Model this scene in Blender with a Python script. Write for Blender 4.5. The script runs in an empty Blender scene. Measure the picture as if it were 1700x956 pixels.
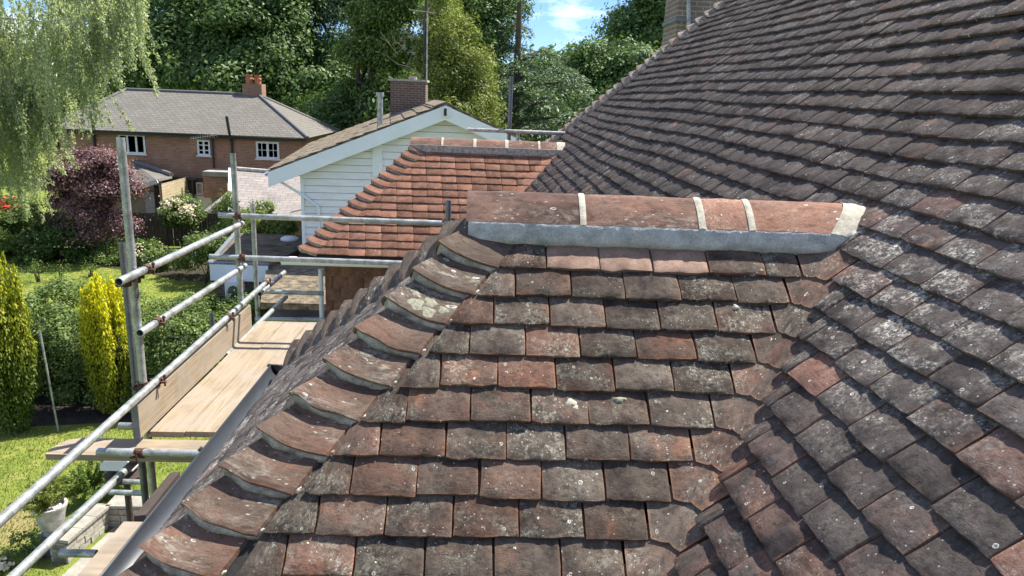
import bpy, math, random
import numpy as np
from mathutils import Matrix, Vector
rnd = random.Random(7); rng = np.random.default_rng(11)
sc = bpy.context.scene
# ------------------------------------------------------------------ camera
# origin = the eye of the photographer; +Y runs along the gutter, +X along the ridges, ground at z = G
FPX = 1216.42
CF = np.array([0.04264922, 0.96730483, -0.25000481]); CF /= np.linalg.norm(CF)
CR = np.array([0.99863984, -0.03376195, 0.03973169]); CU = np.cross(CR, CF); CU /= np.linalg.norm(CU); CR = np.cross(CF, CU)
cam = bpy.data.objects.new('camera', bpy.data.cameras.new('camera')); sc.collection.objects.link(cam)
cam.data.sensor_width = 36; cam.data.lens = 36 * FPX / 1700; cam.data.clip_start = .05; cam.data.clip_end = 2000
cam.matrix_world = Matrix([[CR[i], CU[i], -CF[i], 0] for i in range(3)] + [[0, 0, 0, 1]])
sc.camera = cam
# ------------------------------------------------------------------ light
SUN = np.array([.54, .36, 1.0]); SUN /= np.linalg.norm(SUN)
el = math.asin(SUN[2]); az = math.atan2(SUN[0], SUN[1])
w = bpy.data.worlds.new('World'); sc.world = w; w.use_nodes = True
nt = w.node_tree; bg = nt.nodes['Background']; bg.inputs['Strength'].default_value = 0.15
sky = nt.nodes.new('ShaderNodeTexSky'); sky.sky_type = 'NISHITA'; sky.sun_disc = False
sky.sun_elevation = el; sky.sun_rotation = az; sky.air_density = .85; sky.dust_density = 0.2; sky.ozone_density = 2.0
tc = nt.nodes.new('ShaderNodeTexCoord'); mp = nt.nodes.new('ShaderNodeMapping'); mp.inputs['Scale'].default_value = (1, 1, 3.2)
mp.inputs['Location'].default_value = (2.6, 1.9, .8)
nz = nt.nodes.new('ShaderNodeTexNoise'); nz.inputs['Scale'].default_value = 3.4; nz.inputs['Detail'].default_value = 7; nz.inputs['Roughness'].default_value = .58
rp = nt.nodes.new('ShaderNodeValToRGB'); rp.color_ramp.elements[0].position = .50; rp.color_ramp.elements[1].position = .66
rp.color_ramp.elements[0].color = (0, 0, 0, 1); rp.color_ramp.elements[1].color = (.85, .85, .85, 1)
mx = nt.nodes.new('ShaderNodeMix'); mx.data_type = 'RGBA'; mx.inputs[7].default_value = (6.4, 6.5, 6.6, 1)  # cloud cover raised and brightened, mostly out of view, for added fill light
L = nt.links.new
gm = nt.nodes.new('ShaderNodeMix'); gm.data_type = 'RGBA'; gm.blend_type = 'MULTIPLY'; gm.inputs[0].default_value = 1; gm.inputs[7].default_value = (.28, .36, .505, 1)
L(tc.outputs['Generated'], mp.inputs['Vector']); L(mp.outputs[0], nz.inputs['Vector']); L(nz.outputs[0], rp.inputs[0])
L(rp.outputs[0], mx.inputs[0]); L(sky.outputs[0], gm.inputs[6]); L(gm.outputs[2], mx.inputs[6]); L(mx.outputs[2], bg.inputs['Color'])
sl = bpy.data.lights.new('sun', 'SUN'); sl.energy = 4.1; sl.angle = math.radians(.53); sl.color = (1, .94, .84)
so = bpy.data.objects.new('sun', sl); sc.collection.objects.link(so); so.rotation_euler = Vector(SUN).to_track_quat('Z', 'Y').to_euler()
sc.view_settings.view_transform = 'Standard'; sc.view_settings.look = 'None'; sc.view_settings.gamma = 1
sc.view_settings.exposure = 1.42
sc.cycles.max_bounces = 6; sc.cycles.transparent_max_bounces = 8; sc.cycles.transmission_bounces = 3; sc.cycles.glossy_bounces = 3; sc.cycles.diffuse_bounces = 3
# ------------------------------------------------------------------ geometry helpers
G = -7.3
A3 = lambda *v: np.array(v, float)
def ray(px, py): return CF + (px - 850) / FPX * CR - (py - 478) / FPX * CU
def hit(px, py, n, c): r = ray(px, py); return r * (c / (r @ n))
def at(px, py, y): return hit(px, py, A3(0, 1, 0), y)
def atx(px, py, x): return hit(px, py, A3(1, 0, 0), x)
def atz(px, py, z=G): return hit(px, py, A3(0, 0, 1), z)
def px_of(P): P = np.asarray(P, float); d = P @ CF; return 850 + FPX * (P @ CR) / d, 478 - FPX * (P @ CU) / d
def unit(v): v = np.asarray(v, float); return v / np.linalg.norm(v)
WORLD = {}
def link(o, parent=None, mat=None):
    sc.collection.objects.link(o); M = mat if mat is not None else Matrix.Identity(4)
    if parent is not None:
        o.parent = parent; o.matrix_parent_inverse = WORLD[parent.name].inverted()
    o.matrix_basis = M; WORLD[o.name] = M
    return o
def tag(o, label=None, cat=None, group=None, kind=None):
    if label: o['label'] = label
    if cat: o['category'] = cat
    if group: o['group'] = group
    if kind: o['kind'] = kind
    return o
def thing(name, label, cat, loc, group=None):
    o = bpy.data.objects.new(name, None); o.empty_display_size = .2
    link(o, None, Matrix.Translation(Vector([float(t) for t in loc]))); return tag(o, label, cat, group)
def mesh(name, V, F, mat=None, uv=None, smooth=False, tint=None):
    me = bpy.data.meshes.new(name); me.from_pydata([tuple(map(float, v)) for v in V], [], [tuple(map(int, f)) for f in F])
    if mat: me.materials.append(mat)
    if uv is not None:
        l = me.uv_layers.new(name='UVMap'); vi = np.zeros(len(me.loops), int); me.loops.foreach_get('vertex_index', vi)
        l.data.foreach_set('uv', np.asarray(uv, np.float32)[vi].ravel())
    if tint is not None:
        a = me.attributes.new('tint', 'FLOAT_COLOR', 'POINT'); a.data.foreach_set('color', np.asarray(tint, np.float32).ravel())
    if smooth: me.polygons.foreach_set('use_smooth', np.ones(len(me.polygons), bool))
    me.update(); return me
def fastmesh(name, V, Fq, mat, uv=None, tint=None, smooth=False):
    V = np.asarray(V, np.float32); Fq = np.asarray(Fq, np.int32); k = Fq.shape[1]
    me = bpy.data.meshes.new(name); me.vertices.add(len(V)); me.vertices.foreach_set('co', V.ravel())
    me.loops.add(Fq.size); me.loops.foreach_set('vertex_index', Fq.ravel()); me.polygons.add(len(Fq))
    me.polygons.foreach_set('loop_start', np.arange(0, Fq.size, k, dtype=np.int32)); me.polygons.foreach_set('loop_total', np.full(len(Fq), k, np.int32))
    if smooth: me.polygons.foreach_set('use_smooth', np.ones(len(Fq), bool))
    me.materials.append(mat)
    if uv is not None: l = me.uv_layers.new(name='UVMap'); l.data.foreach_set('uv', np.asarray(uv, np.float32)[Fq.ravel()].ravel())
    if tint is not None: a = me.attributes.new('tint', 'FLOAT_COLOR', 'POINT'); a.data.foreach_set('color', np.asarray(tint, np.float32).ravel())
    me.update(); me.validate(); return me
def obj(name, me, parent=None, mat=None, label=None):
    o = bpy.data.objects.new(name, me); link(o, parent, mat)
    if label: o['label'] = label
    return o
class MB:
    def __init__(s): s.V = []; s.F = []
    def add(s, V, F): b = len(s.V); s.V += [tuple(v) for v in V]; s.F += [tuple(b + i for i in f) for f in F]; return s
    def box(s, lo, hi):
        x0, y0, z0 = lo; x1, y1, z1 = hi
        return s.add([(x0,y0,z0),(x1,y0,z0),(x1,y1,z0),(x0,y1,z0),(x0,y0,z1),(x1,y0,z1),(x1,y1,z1),(x0,y1,z1)],
                     [(3,2,1,0),(4,5,6,7),(0,1,5,4),(1,2,6,5),(2,3,7,6),(3,0,4,7)])
    def bar(s, p, q, w_, h_, up=(0, 0, 1)):
        p = A3(*p); q = A3(*q); a = unit(q - p); l = unit(np.cross(a, up)); u = np.cross(l, a); V = []
        for c in (p, q):
            for i, j in ((-1,-1),(1,-1),(1,1),(-1,1)): V.append(c + l * w_ / 2 * i + u * h_ / 2 * j)
        return s.add(V, [(3,2,1,0),(4,5,6,7),(0,1,5,4),(1,2,6,5),(2,3,7,6),(3,0,4,7)])
    def prism(s, pts, off):
        n = len(pts); off = A3(*off); V = [A3(*p) for p in pts] + [A3(*p) + off for p in pts]
        return s.add(V, [tuple(range(n))[::-1], tuple(range(n, 2 * n))] + [(i, (i + 1) % n, (i + 1) % n + n, i + n) for i in range(n)])
    def tube(s, p, q, r, n=14, r2=None, cap=True, hollow=0):
        p = A3(*p); q = A3(*q); a = unit(q - p); l = unit(np.cross(a, (0, 0, 1) if abs(a[2]) < .9 else (0, 1, 0))); u = np.cross(l, a)
        r2 = r if r2 is None else r2; C = [(math.cos(2*math.pi*i/n), math.sin(2*math.pi*i/n)) for i in range(n)]
        V = [p + (l * c + u * d) * r for c, d in C] + [q + (l * c + u * d) * r2 for c, d in C]
        F = [(i, (i+1) % n, (i+1) % n + n, i + n) for i in range(n)]
        if hollow:
            ri = r - hollow
            V += [p + (l*c + u*d) * ri for c, d in C] + [q + (l*c + u*d) * ri for c, d in C]
            F += [(i + 2*n, i + 3*n, (i+1) % n + 3*n, (i+1) % n + 2*n) for i in range(n)]
            F += [(i, i + 2*n, (i+1) % n + 2*n, (i+1) % n) for i in range(n)] + [(i + n, (i+1) % n + n, (i+1) % n + 3*n, i + 3*n) for i in range(n)]
        elif cap: F += [tuple(range(n))[::-1], tuple(range(n, 2*n))]
        return s.add(V, F)
    def lathe(s, c, prof, n=20):
        c = A3(*c); V = []
        for r, z in prof: V += [c + A3(r * math.cos(2*math.pi*i/n), r * math.sin(2*math.pi*i/n), z) for i in range(n)]
        F = [(j*n + i, j*n + (i+1) % n, (j+1)*n + (i+1) % n, (j+1)*n + i) for j in range(len(prof)-1) for i in range(n)]
        return s.add(V, F + [tuple(range(n))[::-1], tuple(range(len(V)-n, len(V)))])
    def build(s, name, mat, parent=None, smooth=False, label=None):
        me = mesh(name, s.V, s.F, mat, smooth=smooth)
        if smooth:
            try: me.set_sharp_from_angle(angle=math.radians(40))
            except Exception: pass
        return obj(name, me, parent, None, label)
# ------------------------------------------------------------------ materials
class N:
    """tiny node builder"""
    def __init__(s, name):
        s.m = bpy.data.materials.new(name); s.m.use_nodes = True; s.t = s.m.node_tree; s.n = s.t.nodes
        s.b = s.n['Principled BSDF']; s.out = s.n['Material Output']
    def new(s, ty, **kw):
        x = s.n.new(ty)
        for k, v in kw.items():
            if hasattr(x, k) and k not in x.inputs: setattr(x, k, v)
        return x
    def set(s, x, **kw):
        for k, v in kw.items(): s.put(x.inputs[k], v)
    def put(s, sock, v):
        if isinstance(v, bpy.types.NodeSocket): s.t.links.new(v, sock)
        else: sock.default_value = v
    def noise(s, vec, scale, detail=4, rough=.55, dist=0, out=0):
        x = s.n.new('ShaderNodeTexNoise'); s.put(x.inputs['Vector'], vec); x.inputs['Scale'].default_value = scale
        x.inputs['Detail'].default_value = detail; x.inputs['Roughness'].default_value = rough; x.inputs['Distortion'].default_value = dist
        return x.outputs[out]
    def vor(s, vec, scale, feature='F1', out='Distance', rand=1):
        x = s.n.new('ShaderNodeTexVoronoi'); x.feature = feature; s.put(x.inputs['Vector'], vec); x.inputs['Scale'].default_value = scale
        x.inputs['Randomness'].default_value = rand; return x.outputs[out]
    def ramp(s, v, stops, interp='LINEAR'):
        x = s.n.new('ShaderNodeValToRGB'); x.color_ramp.interpolation = interp; e = x.color_ramp.elements
        while len(e) < len(stops): e.new(.5)
        for i, (p, c) in enumerate(stops):
            e[i].position = p; e[i].color = (c, c, c, 1) if isinstance(c, (int, float)) else (*c, 1)
        s.put(x.inputs[0], v); return x.outputs[0]
    def mix(s, f, a, b, mode='MIX'):
        x = s.n.new('ShaderNodeMix'); x.data_type = 'RGBA'; x.blend_type = mode; s.put(x.inputs[0], f)
        for i, c in ((6, a), (7, b)): s.put(x.inputs[i], (*c, 1) if isinstance(c, tuple) and len(c) == 3 else c)
        return x.outputs[2]
    def math(s, op, a, b=0.0, c=0.0, clamp=False):
        x = s.n.new('ShaderNodeMath'); x.operation = op; x.use_clamp = clamp
        s.put(x.inputs[0], a); s.put(x.inputs[1], b); s.put(x.inputs[2], c); return x.outputs[0]
    def vmath(s, op, a, b=(0, 0, 0)):
        x = s.n.new('ShaderNodeVectorMath'); x.operation = op; s.put(x.inputs[0], a)
        if op == 'SCALE': s.put(x.inputs['Scale'], b)
        else: s.put(x.inputs[1], b)
        return x.outputs[0]
    def pos(s): return s.n.new('ShaderNodeNewGeometry').outputs['Position']
    def uv(s): return s.n.new('ShaderNodeTexCoord').outputs['UV']
    def mapping(s, v, scale=(1, 1, 1), rot=(0, 0, 0)):
        x = s.n.new('ShaderNodeMapping'); s.put(x.inputs[0], v); x.inputs['Scale'].default_value = scale; x.inputs['Rotation'].default_value = rot; return x.outputs[0]
    def sep(s, v): x = s.n.new('ShaderNodeSeparateXYZ'); s.put(x.inputs[0], v); return x.outputs
    def comb(s, a, b, c): x = s.n.new('ShaderNodeCombineXYZ'); s.put(x.inputs[0], a); s.put(x.inputs[1], b); s.put(x.inputs[2], c); return x.outputs[0]
    def tint(s):
        a = s.n.new('ShaderNodeAttribute'); a.attribute_name = 'tint'; o = s.n.new('ShaderNodeObjectInfo')
        v = s.vmath('ADD', a.outputs['Color'], o.outputs['Color']); x = s.sep(v)
        al = s.math('ADD', a.outputs['Alpha'], o.outputs['Alpha']); return x[0], x[1], x[2], al
    def bump(s, h, strength=.5, dist=.01, base=None):
        x = s.n.new('ShaderNodeBump'); x.inputs['Strength'].default_value = strength; x.inputs['Distance'].default_value = dist
        s.put(x.inputs['Height'], h)
        if base is not None: s.put(x.inputs['Normal'], base)
        return x.outputs[0]
    def done(s, color=None, rough=None, metal=None, normal=None, spec=None):
        for k, v in (('Base Color', color), ('Roughness', rough), ('Metallic', metal), ('Normal', normal), ('Specular IOR Level', spec)):
            if v is not None:
                if k == 'Base Color' and isinstance(v, tuple) and len(v) == 3: v = (*v, 1)
                s.put(s.b.inputs[k], v)
        return s.m
def tile_material(name, dark, grey, red, orange, lich, lichamt=1.0, bumps=1.0, rings=1.0):
    """fired clay with soot, worn edges and lichen. tint = (redness, lichen, brightness, seed)"""
    m = N(name); R, Li, Br, seed = m.tint(); uv = m.uv(); u = m.sep(uv)
    loc = m.comb(m.math('MULTIPLY', u[0], .165), m.math('MULTIPLY', u[1], .101), m.math('MULTIPLY', seed, 37.0))
    st = m.comb(m.math('MULTIPLY', u[0], .165), m.math('MULTIPLY', u[1], .30), m.math('MULTIPLY', seed, 37.0))
    n1 = m.noise(loc, 16, 5, .62); n2 = m.noise(loc, 55, 5, .65); n3 = m.noise(loc, 8, 3, .6, .6); fine = m.noise(loc, 420, 3, .7)
    big = m.noise(loc, 5, 2, .5); c = m.mix(m.ramp(m.math('ADD', m.math('MULTIPLY', n1, .6), m.math('MULTIPLY', big, .4)), [(.36, 0), (.62, 1)]), dark, grey)
    rf = m.math('ADD', m.math('MULTIPLY', R, 1.25), m.math('MULTIPLY_ADD', n3, 1.9, -1.22), clamp=True)
    c = m.mix(rf, c, red)
    # worn edges
    e = m.math('MINIMUM', m.math('MINIMUM', u[0], m.math('SUBTRACT', 1.0, u[0])), m.math('MULTIPLY', m.math('ABSOLUTE', u[1]), .75))
    ew = m.ramp(m.math('ADD', e, m.math('MULTIPLY_ADD', n2, .16, -.06)), [(.0, 1), (.055, 0)])
    ef = m.math('MULTIPLY', ew, m.math('MULTIPLY_ADD', R, .6, .25), clamp=True)
    c = m.mix(ef, c, orange)
    og = m.math('MULTIPLY', m.ramp(n3, [(.62, 0), (.7, 1)]), m.math('MULTIPLY', R, .7), clamp=True)
    c = m.mix(og, c, orange)
    c = m.mix(m.ramp(n2, [(.33, .5), (.50, 0)]), c, tuple(t * .42 for t in dark))          # soot flecks
    c = m.mix(m.ramp(fine, [(.3, .45), (.6, 0)]), c, tuple(t * .3 for t in dark))
    # lichen: soft grey-green bloom, rings and white dots
    lf = m.math('MULTIPLY', Li, lichamt)
    bl = m.math('MULTIPLY', m.ramp(m.noise(loc, 75, 6, .78, .5), [(.47, 0), (.62, 1)]), m.math('MULTIPLY', lf, m.ramp(m.noise(loc, 11, 3, .6), [(.44, .0), (.64, 1)])), clamp=True)
    c = m.mix(m.math('MULTIPLY', bl, .8), c, lich)
    dw = m.vmath('ADD', loc, m.vmath('SCALE', m.noise(loc, 160, 2, .5, 0, 1), .0035))
    v1 = m.n.new('ShaderNodeTexVoronoi'); v1.inputs['Scale'].default_value = 38; m.put(v1.inputs['Vector'], dw)
    pick = m.sep(v1.outputs['Color'])[0]; rad = m.math('MULTIPLY_ADD', pick, .26, -.02)
    inside = m.math('LESS_THAN', v1.outputs['Distance'], rad)
    cl = m.ramp(m.noise(loc, 11, 2, .5), [(.38, 0), (.6, 1)]); keep = m.math('GREATER_THAN', m.sep(v1.outputs['Color'])[1], m.math('SUBTRACT', .95, m.math('MULTIPLY', m.math('MULTIPLY_ADD', lf, .75, .05), cl)))
    ring = m.math('SUBTRACT', 1.0, m.math('MULTIPLY', m.math('LESS_THAN', v1.outputs['Distance'], m.math('MULTIPLY', rad, .62)), m.math('MULTIPLY', m.math('GREATER_THAN', rad, .11), .75 * rings)))
    sp = m.math('MULTIPLY', m.math('MULTIPLY', inside, keep), m.math('MULTIPLY', ring, m.ramp(m.noise(loc, 300, 2, .6), [(.35, .25), (.5, .95)])))
    c = m.mix(sp, c, m.mix(m.sep(v1.outputs['Color'])[2], lich, (.62, .60, .55)))
    v2 = m.n.new('ShaderNodeTexVoronoi'); v2.inputs['Scale'].default_value = 130; m.put(v2.inputs['Vector'], dw)
    d2 = m.math('MULTIPLY', m.math('LESS_THAN', v2.outputs['Distance'], .26), m.math('GREATER_THAN', m.sep(v2.outputs['Color'])[0], m.math('SUBTRACT', .985, m.math('MULTIPLY', m.math('MULTIPLY', lf, .25), cl))))
    c = m.mix(m.math('MULTIPLY', d2, .6), c, (.50, .49, .45))
    c = m.mix(1.0, c, m.comb(Br, Br, Br), 'MULTIPLY')
    # relief: creases across the tail, grit, lichen crust
    cr = m.noise(st, 24, 4, .6, 2.2); cmask = m.ramp(m.math('ADD', n3, m.math('MULTIPLY', u[1], -.25)), [(.28, 0), (.5, 1)])
    h = m.math('ADD', m.math('MULTIPLY', m.math('MULTIPLY', m.ramp(cr, [(.38, 0), (.56, 1)]), cmask), .17), m.math('MULTIPLY', n1, 1.7)); h = m.math('ADD', h, m.math('ADD', m.math('MULTIPLY', n2, .9), m.math('MULTIPLY', fine, .4)))
    h = m.math('ADD', h, m.math('MULTIPLY', sp, .5))
    return m.done(c, .93, 0, m.bump(h, .9 * bumps, .0034), .1)
M = {}
M['tile'] = tile_material('weathered_clay_tile', (.042, .033, .030), (.150, .122, .100), (.20, .105, .075), (.42, .20, .11), (.36, .36, .29))
M['tile_main'] = tile_material('sooty_clay_tile', (.042, .035, .034), (.118, .100, .092), (.21, .115, .088), (.36, .20, .14), (.50, .48, .42), 1.1, 1.0)
M['tile_red'] = tile_material('red_clay_tile', (.12, .068, .050), (.26, .140, .098), (.31, .155, .105), (.40, .225, .15), (.50, .40, .30), .5, .8)
M['bonnet'] = tile_material('bonnet_clay', (.075, .055, .046), (.175, .135, .108), (.225, .115, .08), (.33, .16, .095), (.42, .42, .35), 1.0, .6, 1.0)
M['ridge'] = tile_material('ridge_clay', (.09, .057, .049), (.20, .13, .105), (.30, .165, .118), (.36, .20, .13), (.50, .47, .38), .8, .7)
def pl(name, col, rough=.8, metal=0, var=.15, scale=6, bump=.3, bdist=.01, stretch=(1, 1, 1), col2=None, spec=None, detail=5, grime=.5):
    m = N(name); p = m.mapping(m.pos(), stretch); n1 = m.noise(p, scale, detail, .6); n2 = m.noise(p, scale * 9, 4, .65)
    a = tuple(c * (1 - var) for c in col); b = col2 or tuple(min(1, c * (1 + var)) for c in col)
    c = m.mix(m.ramp(n1, [(.32, 0), (.68, 1)]), a, b); c = m.mix(m.ramp(n2, [(.3, grime), (.6, 0)]), c, tuple(t * .6 for t in a))
    return m.done(c, rough, metal, m.bump(m.math('ADD', n1, m.math('MULTIPLY', n2, .6)), bump, bdist), spec)
M['mortar_old'] = pl('old_mortar', (.36, .32, .29), .95, 0, .4, 26, .9, .006, col2=(.66, .60, .54))
M['mortar_grey'] = pl('fresh_grey_mortar', (.46, .465, .45), .85, 0, .3, 18, .9, .006, col2=(.68, .68, .64))
M['mortar_cream'] = pl('cream_mortar', (.44, .41, .33), .9, 0, .2, 34, .9, .004, col2=(.60, .565, .47))
M['felt'] = pl('dark_underlay', (.03, .028, .027), .95)
M['galv'] = pl('galvanised_tube', (.33, .36, .34), .45, .5, .4, 11, .3, .002, col2=(.56, .59, .57), detail=7)
def splash(mat):
    t = mat.node_tree; b = t.nodes['Principled BSDF']; src = b.inputs['Base Color'].links[0].from_socket; g = t.nodes.new('ShaderNodeNewGeometry'); n = t.nodes.new('ShaderNodeTexNoise'); n.inputs['Scale'].default_value = 9; n.inputs['Detail'].default_value = 8; n.inputs['Roughness'].default_value = .75
    r = t.nodes.new('ShaderNodeValToRGB'); r.color_ramp.elements[0].position = .56; r.color_ramp.elements[1].position = .64; x = t.nodes.new('ShaderNodeMix'); x.data_type = 'RGBA'; x.inputs[7].default_value = (.50, .48, .43, 1)
    t.links.new(g.outputs['Position'], n.inputs['Vector']); t.links.new(n.outputs[0], r.inputs[0]); t.links.new(r.outputs[0], x.inputs[0]); t.links.new(src, x.inputs[6]); t.links.new(x.outputs[2], b.inputs['Base Color'])
splash(M['galv'])
M['galv_dark'] = pl('dull_dark_tube', (.16, .17, .19), .5, .5, .3, 10, .2, .002)
M['rust'] = pl('rusty_fitting', (.085, .042, .030), .8, .3, .4, 60, .6, .003, col2=(.17, .09, .06))
M['gutter'] = pl('black_plastic_gutter', (.036, .042, .051), .40, 0, .15, 3, .05, .002, stretch=(1, .3, 1), spec=1.0)
M['white'] = pl('white_paint', (.74, .76, .77), .5, 0, .05, 3, .1, .002, grime=.12)
M['weatherboard'] = pl('white_weatherboard', (.80, .82, .84), .55, 0, .06, 2, .1, .002, stretch=(1, 1, 4), grime=.12)
M['fascia_white'] = pl('white_fascia', (.77, .83, .88), .45, 0, .04, 2, .05, .002, grime=.12)
M['lead'] = pl('lead_flashing', (.20, .22, .245), .55, .2, .2, 8, .3, .004)
M['black'] = pl('black_pipe', (.02, .02, .022), .4)
M['brown_wood'] = pl('dark_timber', (.05, .034, .025), .75, 0, .3, 5, .4, .003, stretch=(3, .6, 3))
M['stone'] = pl('pale_stone', (.36, .34, .27), .95, 0, .25, 9, .8, .02, col2=(.50, .47, .39))
M['terracotta'] = pl('terracotta_pot', (.45, .17, .09), .85)
M['soil'] = pl('dark_soil', (.05, .036, .026), 1, 0, .5, 9, 1, .05)
M['bark'] = pl('bark', (.085, .065, .05), .95, 0, .4, 6, 1, .03, stretch=(1, 1, .3))
M['bark_birch'] = pl('birch_bark', (.42, .40, .37), .9, 0, .5, 5, .6, .01, stretch=(1, 1, 3), col2=(.6, .58, .55))
M['slab'] = pl('stone_paving', (.33, .31, .26), .95, 0, .25, 3, .6, .01)
M['urn'] = pl('weathered_urn', (.42, .41, .37), .9, 0, .35, 8, .8, .01, col2=(.62, .6, .55))
def wood_mat():
    m = N('scaffold_board_wood'); p = m.pos(); s_ = m.n.new('ShaderNodeObjectInfo'); o = s_.outputs['Color']
    ax = m.sep(o)[0]
    g1 = m.noise(m.mapping(p, (22, 1.2, 22)), 1.6, 6, .65, .8); g2 = m.noise(m.mapping(p, (1.2, 22, 22)), 1.6, 6, .65, .8)
    g = m.mix(ax, g1, g2); big = m.noise(p, 3.2, 4, .6); sp = m.noise(p, 60, 3, .7)
    c = m.mix(m.ramp(g, [(.36, 0), (.62, 1)]), (.20, .152, .098), (.33, .262, .178))
    c = m.mix(m.ramp(big, [(.40, 0), (.65, .8)]), c, (.29, .25, .20)); c = m.mix(m.ramp(sp, [(.28, .6), (.42, 0)]), c, (.25, .17, .1))
    c = m.mix(m.ramp(m.noise(p, 1.7, 6, .7, .5), [(.52, 0), (.64, .55)]), c, (.17, .145, .115)); kn = m.vor(m.mapping(p, (4.5, 1.5, 4.5)), 1.0); c = m.mix(m.ramp(kn, [(.03, .85), (.09, 0)]), c, (.17, .08, .04))
    return m.done(c, .85, 0, m.bump(g, .35, .003))
M['wood'] = wood_mat()
def brick_mat(name, c1, c2, mort, sc_=1.0, bw=.225, bh=.075, dark=.5, off=.5, ms=.012):
    m = N(name); p = m.pos(); s_ = m.sep(p)
    geo = m.n.new('ShaderNodeNewGeometry'); nn = m.sep(geo.outputs['Normal'])
    side = m.math('GREATER_THAN', m.math('ABSOLUTE', nn[0]), .707)
    a = m.mix(side, s_[0], s_[1]); v = m.comb(a, s_[2], 0.0)
    b = m.n.new('ShaderNodeTexBrick'); m.put(b.inputs['Vector'], v); b.offset = off
    for k, x in (('Scale', 1), ('Mortar Size', ms), ('Mortar Smooth', .3), ('Brick Width', bw), ('Row Height', bh), ('Bias', 0)): b.inputs[k].default_value = x
    b.inputs['Color1'].default_value = (*c1, 1); b.inputs['Color2'].default_value = (*c2, 1); b.inputs['Mortar'].default_value = (*mort, 1)
    n = m.noise(p, 1.4, 5, .65); n2 = m.noise(p, 24, 3, .6)
    c = m.mix(m.ramp(n, [(.3, dark), (.65, 0)]), b.outputs['Color'], tuple(t * .5 for t in c1)); c = m.mix(m.ramp(n2, [(.3, .5), (.6, 0)]), c, tuple(t * .55 for t in c2))
    return m.done(c, .92, 0, m.bump(m.math('ADD', m.math('SUBTRACT', 1.0, b.outputs['Fac']), m.math('MULTIPLY', n2, .3)), .6, .012))
M['brick'] = brick_mat('old_red_brick', (.33, .135, .08), (.46, .235, .135), (.42, .36, .29))
M['brick_buff'] = brick_mat('buff_brick', (.20, .15, .10), (.30, .22, .145), (.42, .39, .33))
M['brick_dark'] = brick_mat('dark_brown_brick', (.12, .07, .055), (.18, .105, .08), (.30, .26, .22))
M['stone_brick'] = brick_mat('yellow_stone_block', (.50, .40, .23), (.58, .48, .30), (.42, .37, .28), bw=.35, bh=.14)
M['pale_tile'] = brick_mat('pale_lichened_roof', (.58, .51, .47), (.66, .60, .56), (.36, .30, .28), bw=.33, bh=.16, dark=.15, ms=.02)
def slate_mat(name, c1, c2, joint, bw, bh, bs=.4):
    m = N(name); p = m.uv()
    b = m.n.new('ShaderNodeTexBrick'); m.put(b.inputs['Vector'], p); b.offset = .5
    for k, x in (('Scale', 1), ('Mortar Size', .018), ('Mortar Smooth', .4), ('Brick Width', bw), ('Row Height', bh), ('Bias', 0)): b.inputs[k].default_value = x
    b.inputs['Color1'].default_value = (*c1, 1); b.inputs['Color2'].default_value = (*c2, 1); b.inputs['Mortar'].default_value = (*joint, 1)
    n = m.noise(m.pos(), .8, 5, .65); n2 = m.noise(m.pos(), 14, 4, .7)
    c = m.mix(m.ramp(n, [(.35, .4), (.65, 0)]), b.outputs['Color'], tuple(t * .7 for t in c1)); c = m.mix(m.ramp(n2, [(.35, .5), (.6, 0)]), c, tuple(t * .6 for t in c1))
    saw = m.math('FRACT', m.math('DIVIDE', m.sep(p)[1], bh))
    return m.done(c, .85, 0, m.bump(m.math('ADD', m.math('SUBTRACT', 1.0, b.outputs['Fac']), m.math('MULTIPLY', saw, -1.0)), bs, .02))
M['slate'] = slate_mat('grey_slates', (.15, .14, .12), (.20, .19, .165), (.06, .056, .05), .30, .19)
M['moss_tile'] = slate_mat('brown_mossy_roof', (.20, .165, .11), (.27, .22, .155), (.06, .05, .035), .33, .34, .8)
def grass_mat():
    m = N('lawn'); p = m.pos(); a = m.noise(p, .45, 4, .6); b = m.noise(p, 2.6, 5, .7); c_ = m.noise(p, 38, 4, .75)
    c = m.mix(m.ramp(a, [(.4, 0), (.62, 1)]), (.125, .18, .030), (.23, .275, .055)); c = m.mix(m.ramp(b, [(.50, 0), (.68, .8)]), c, (.42, .37, .13))
    wq = atz(28, 870); dd_ = m.vmath('DISTANCE', m.vmath('MULTIPLY', p, (1, .75, 0)), (float(wq[0]), float(wq[1]) * .75, 0))
    dd_ = dd_.node.outputs['Value']; c = m.mix(m.ramp(m.math('ADD', m.math('MULTIPLY', dd_, .5), m.math('MULTIPLY', b, .5)), [(.42, .85), (.62, 0)]), c, (.33, .26, .13))
    c = m.mix(m.ramp(c_, [(.3, .55), (.6, 0)]), c, (.07, .11, .015)); return m.done(c, 1, 0, m.bump(c_, 1, .03), .1)
M['lawn'] = grass_mat()
M['litter'] = pl('leaf_litter', (.12, .10, .08), 1, 0, .6, 7, 1, .04, col2=(.34, .27, .17))
M['roof_grit'] = pl('mossy_flat_roof', (.10, .085, .06), 1, 0, .5, 3, 1, .03, col2=(.23, .185, .12))
M['fence'] = pl('weathered_fence', (.095, .085, .062), .95, 0, .3, 3, .6, .01, stretch=(6, 6, .5), col2=(.19, .165, .12))
def glass_mat():
    m = N('window_glass'); p = m.pos(); n = m.noise(p, 1.5, 2, .5); return m.done(m.mix(n, (.03, .04, .045), (.22, .24, .25)), .08, 0, None, .8)  # paler mottling in the colour stands for reflections in the panes
M['glass'] = glass_mat()
M['curtain'] = pl('net_curtain', (.55, .53, .47), .9)
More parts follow.
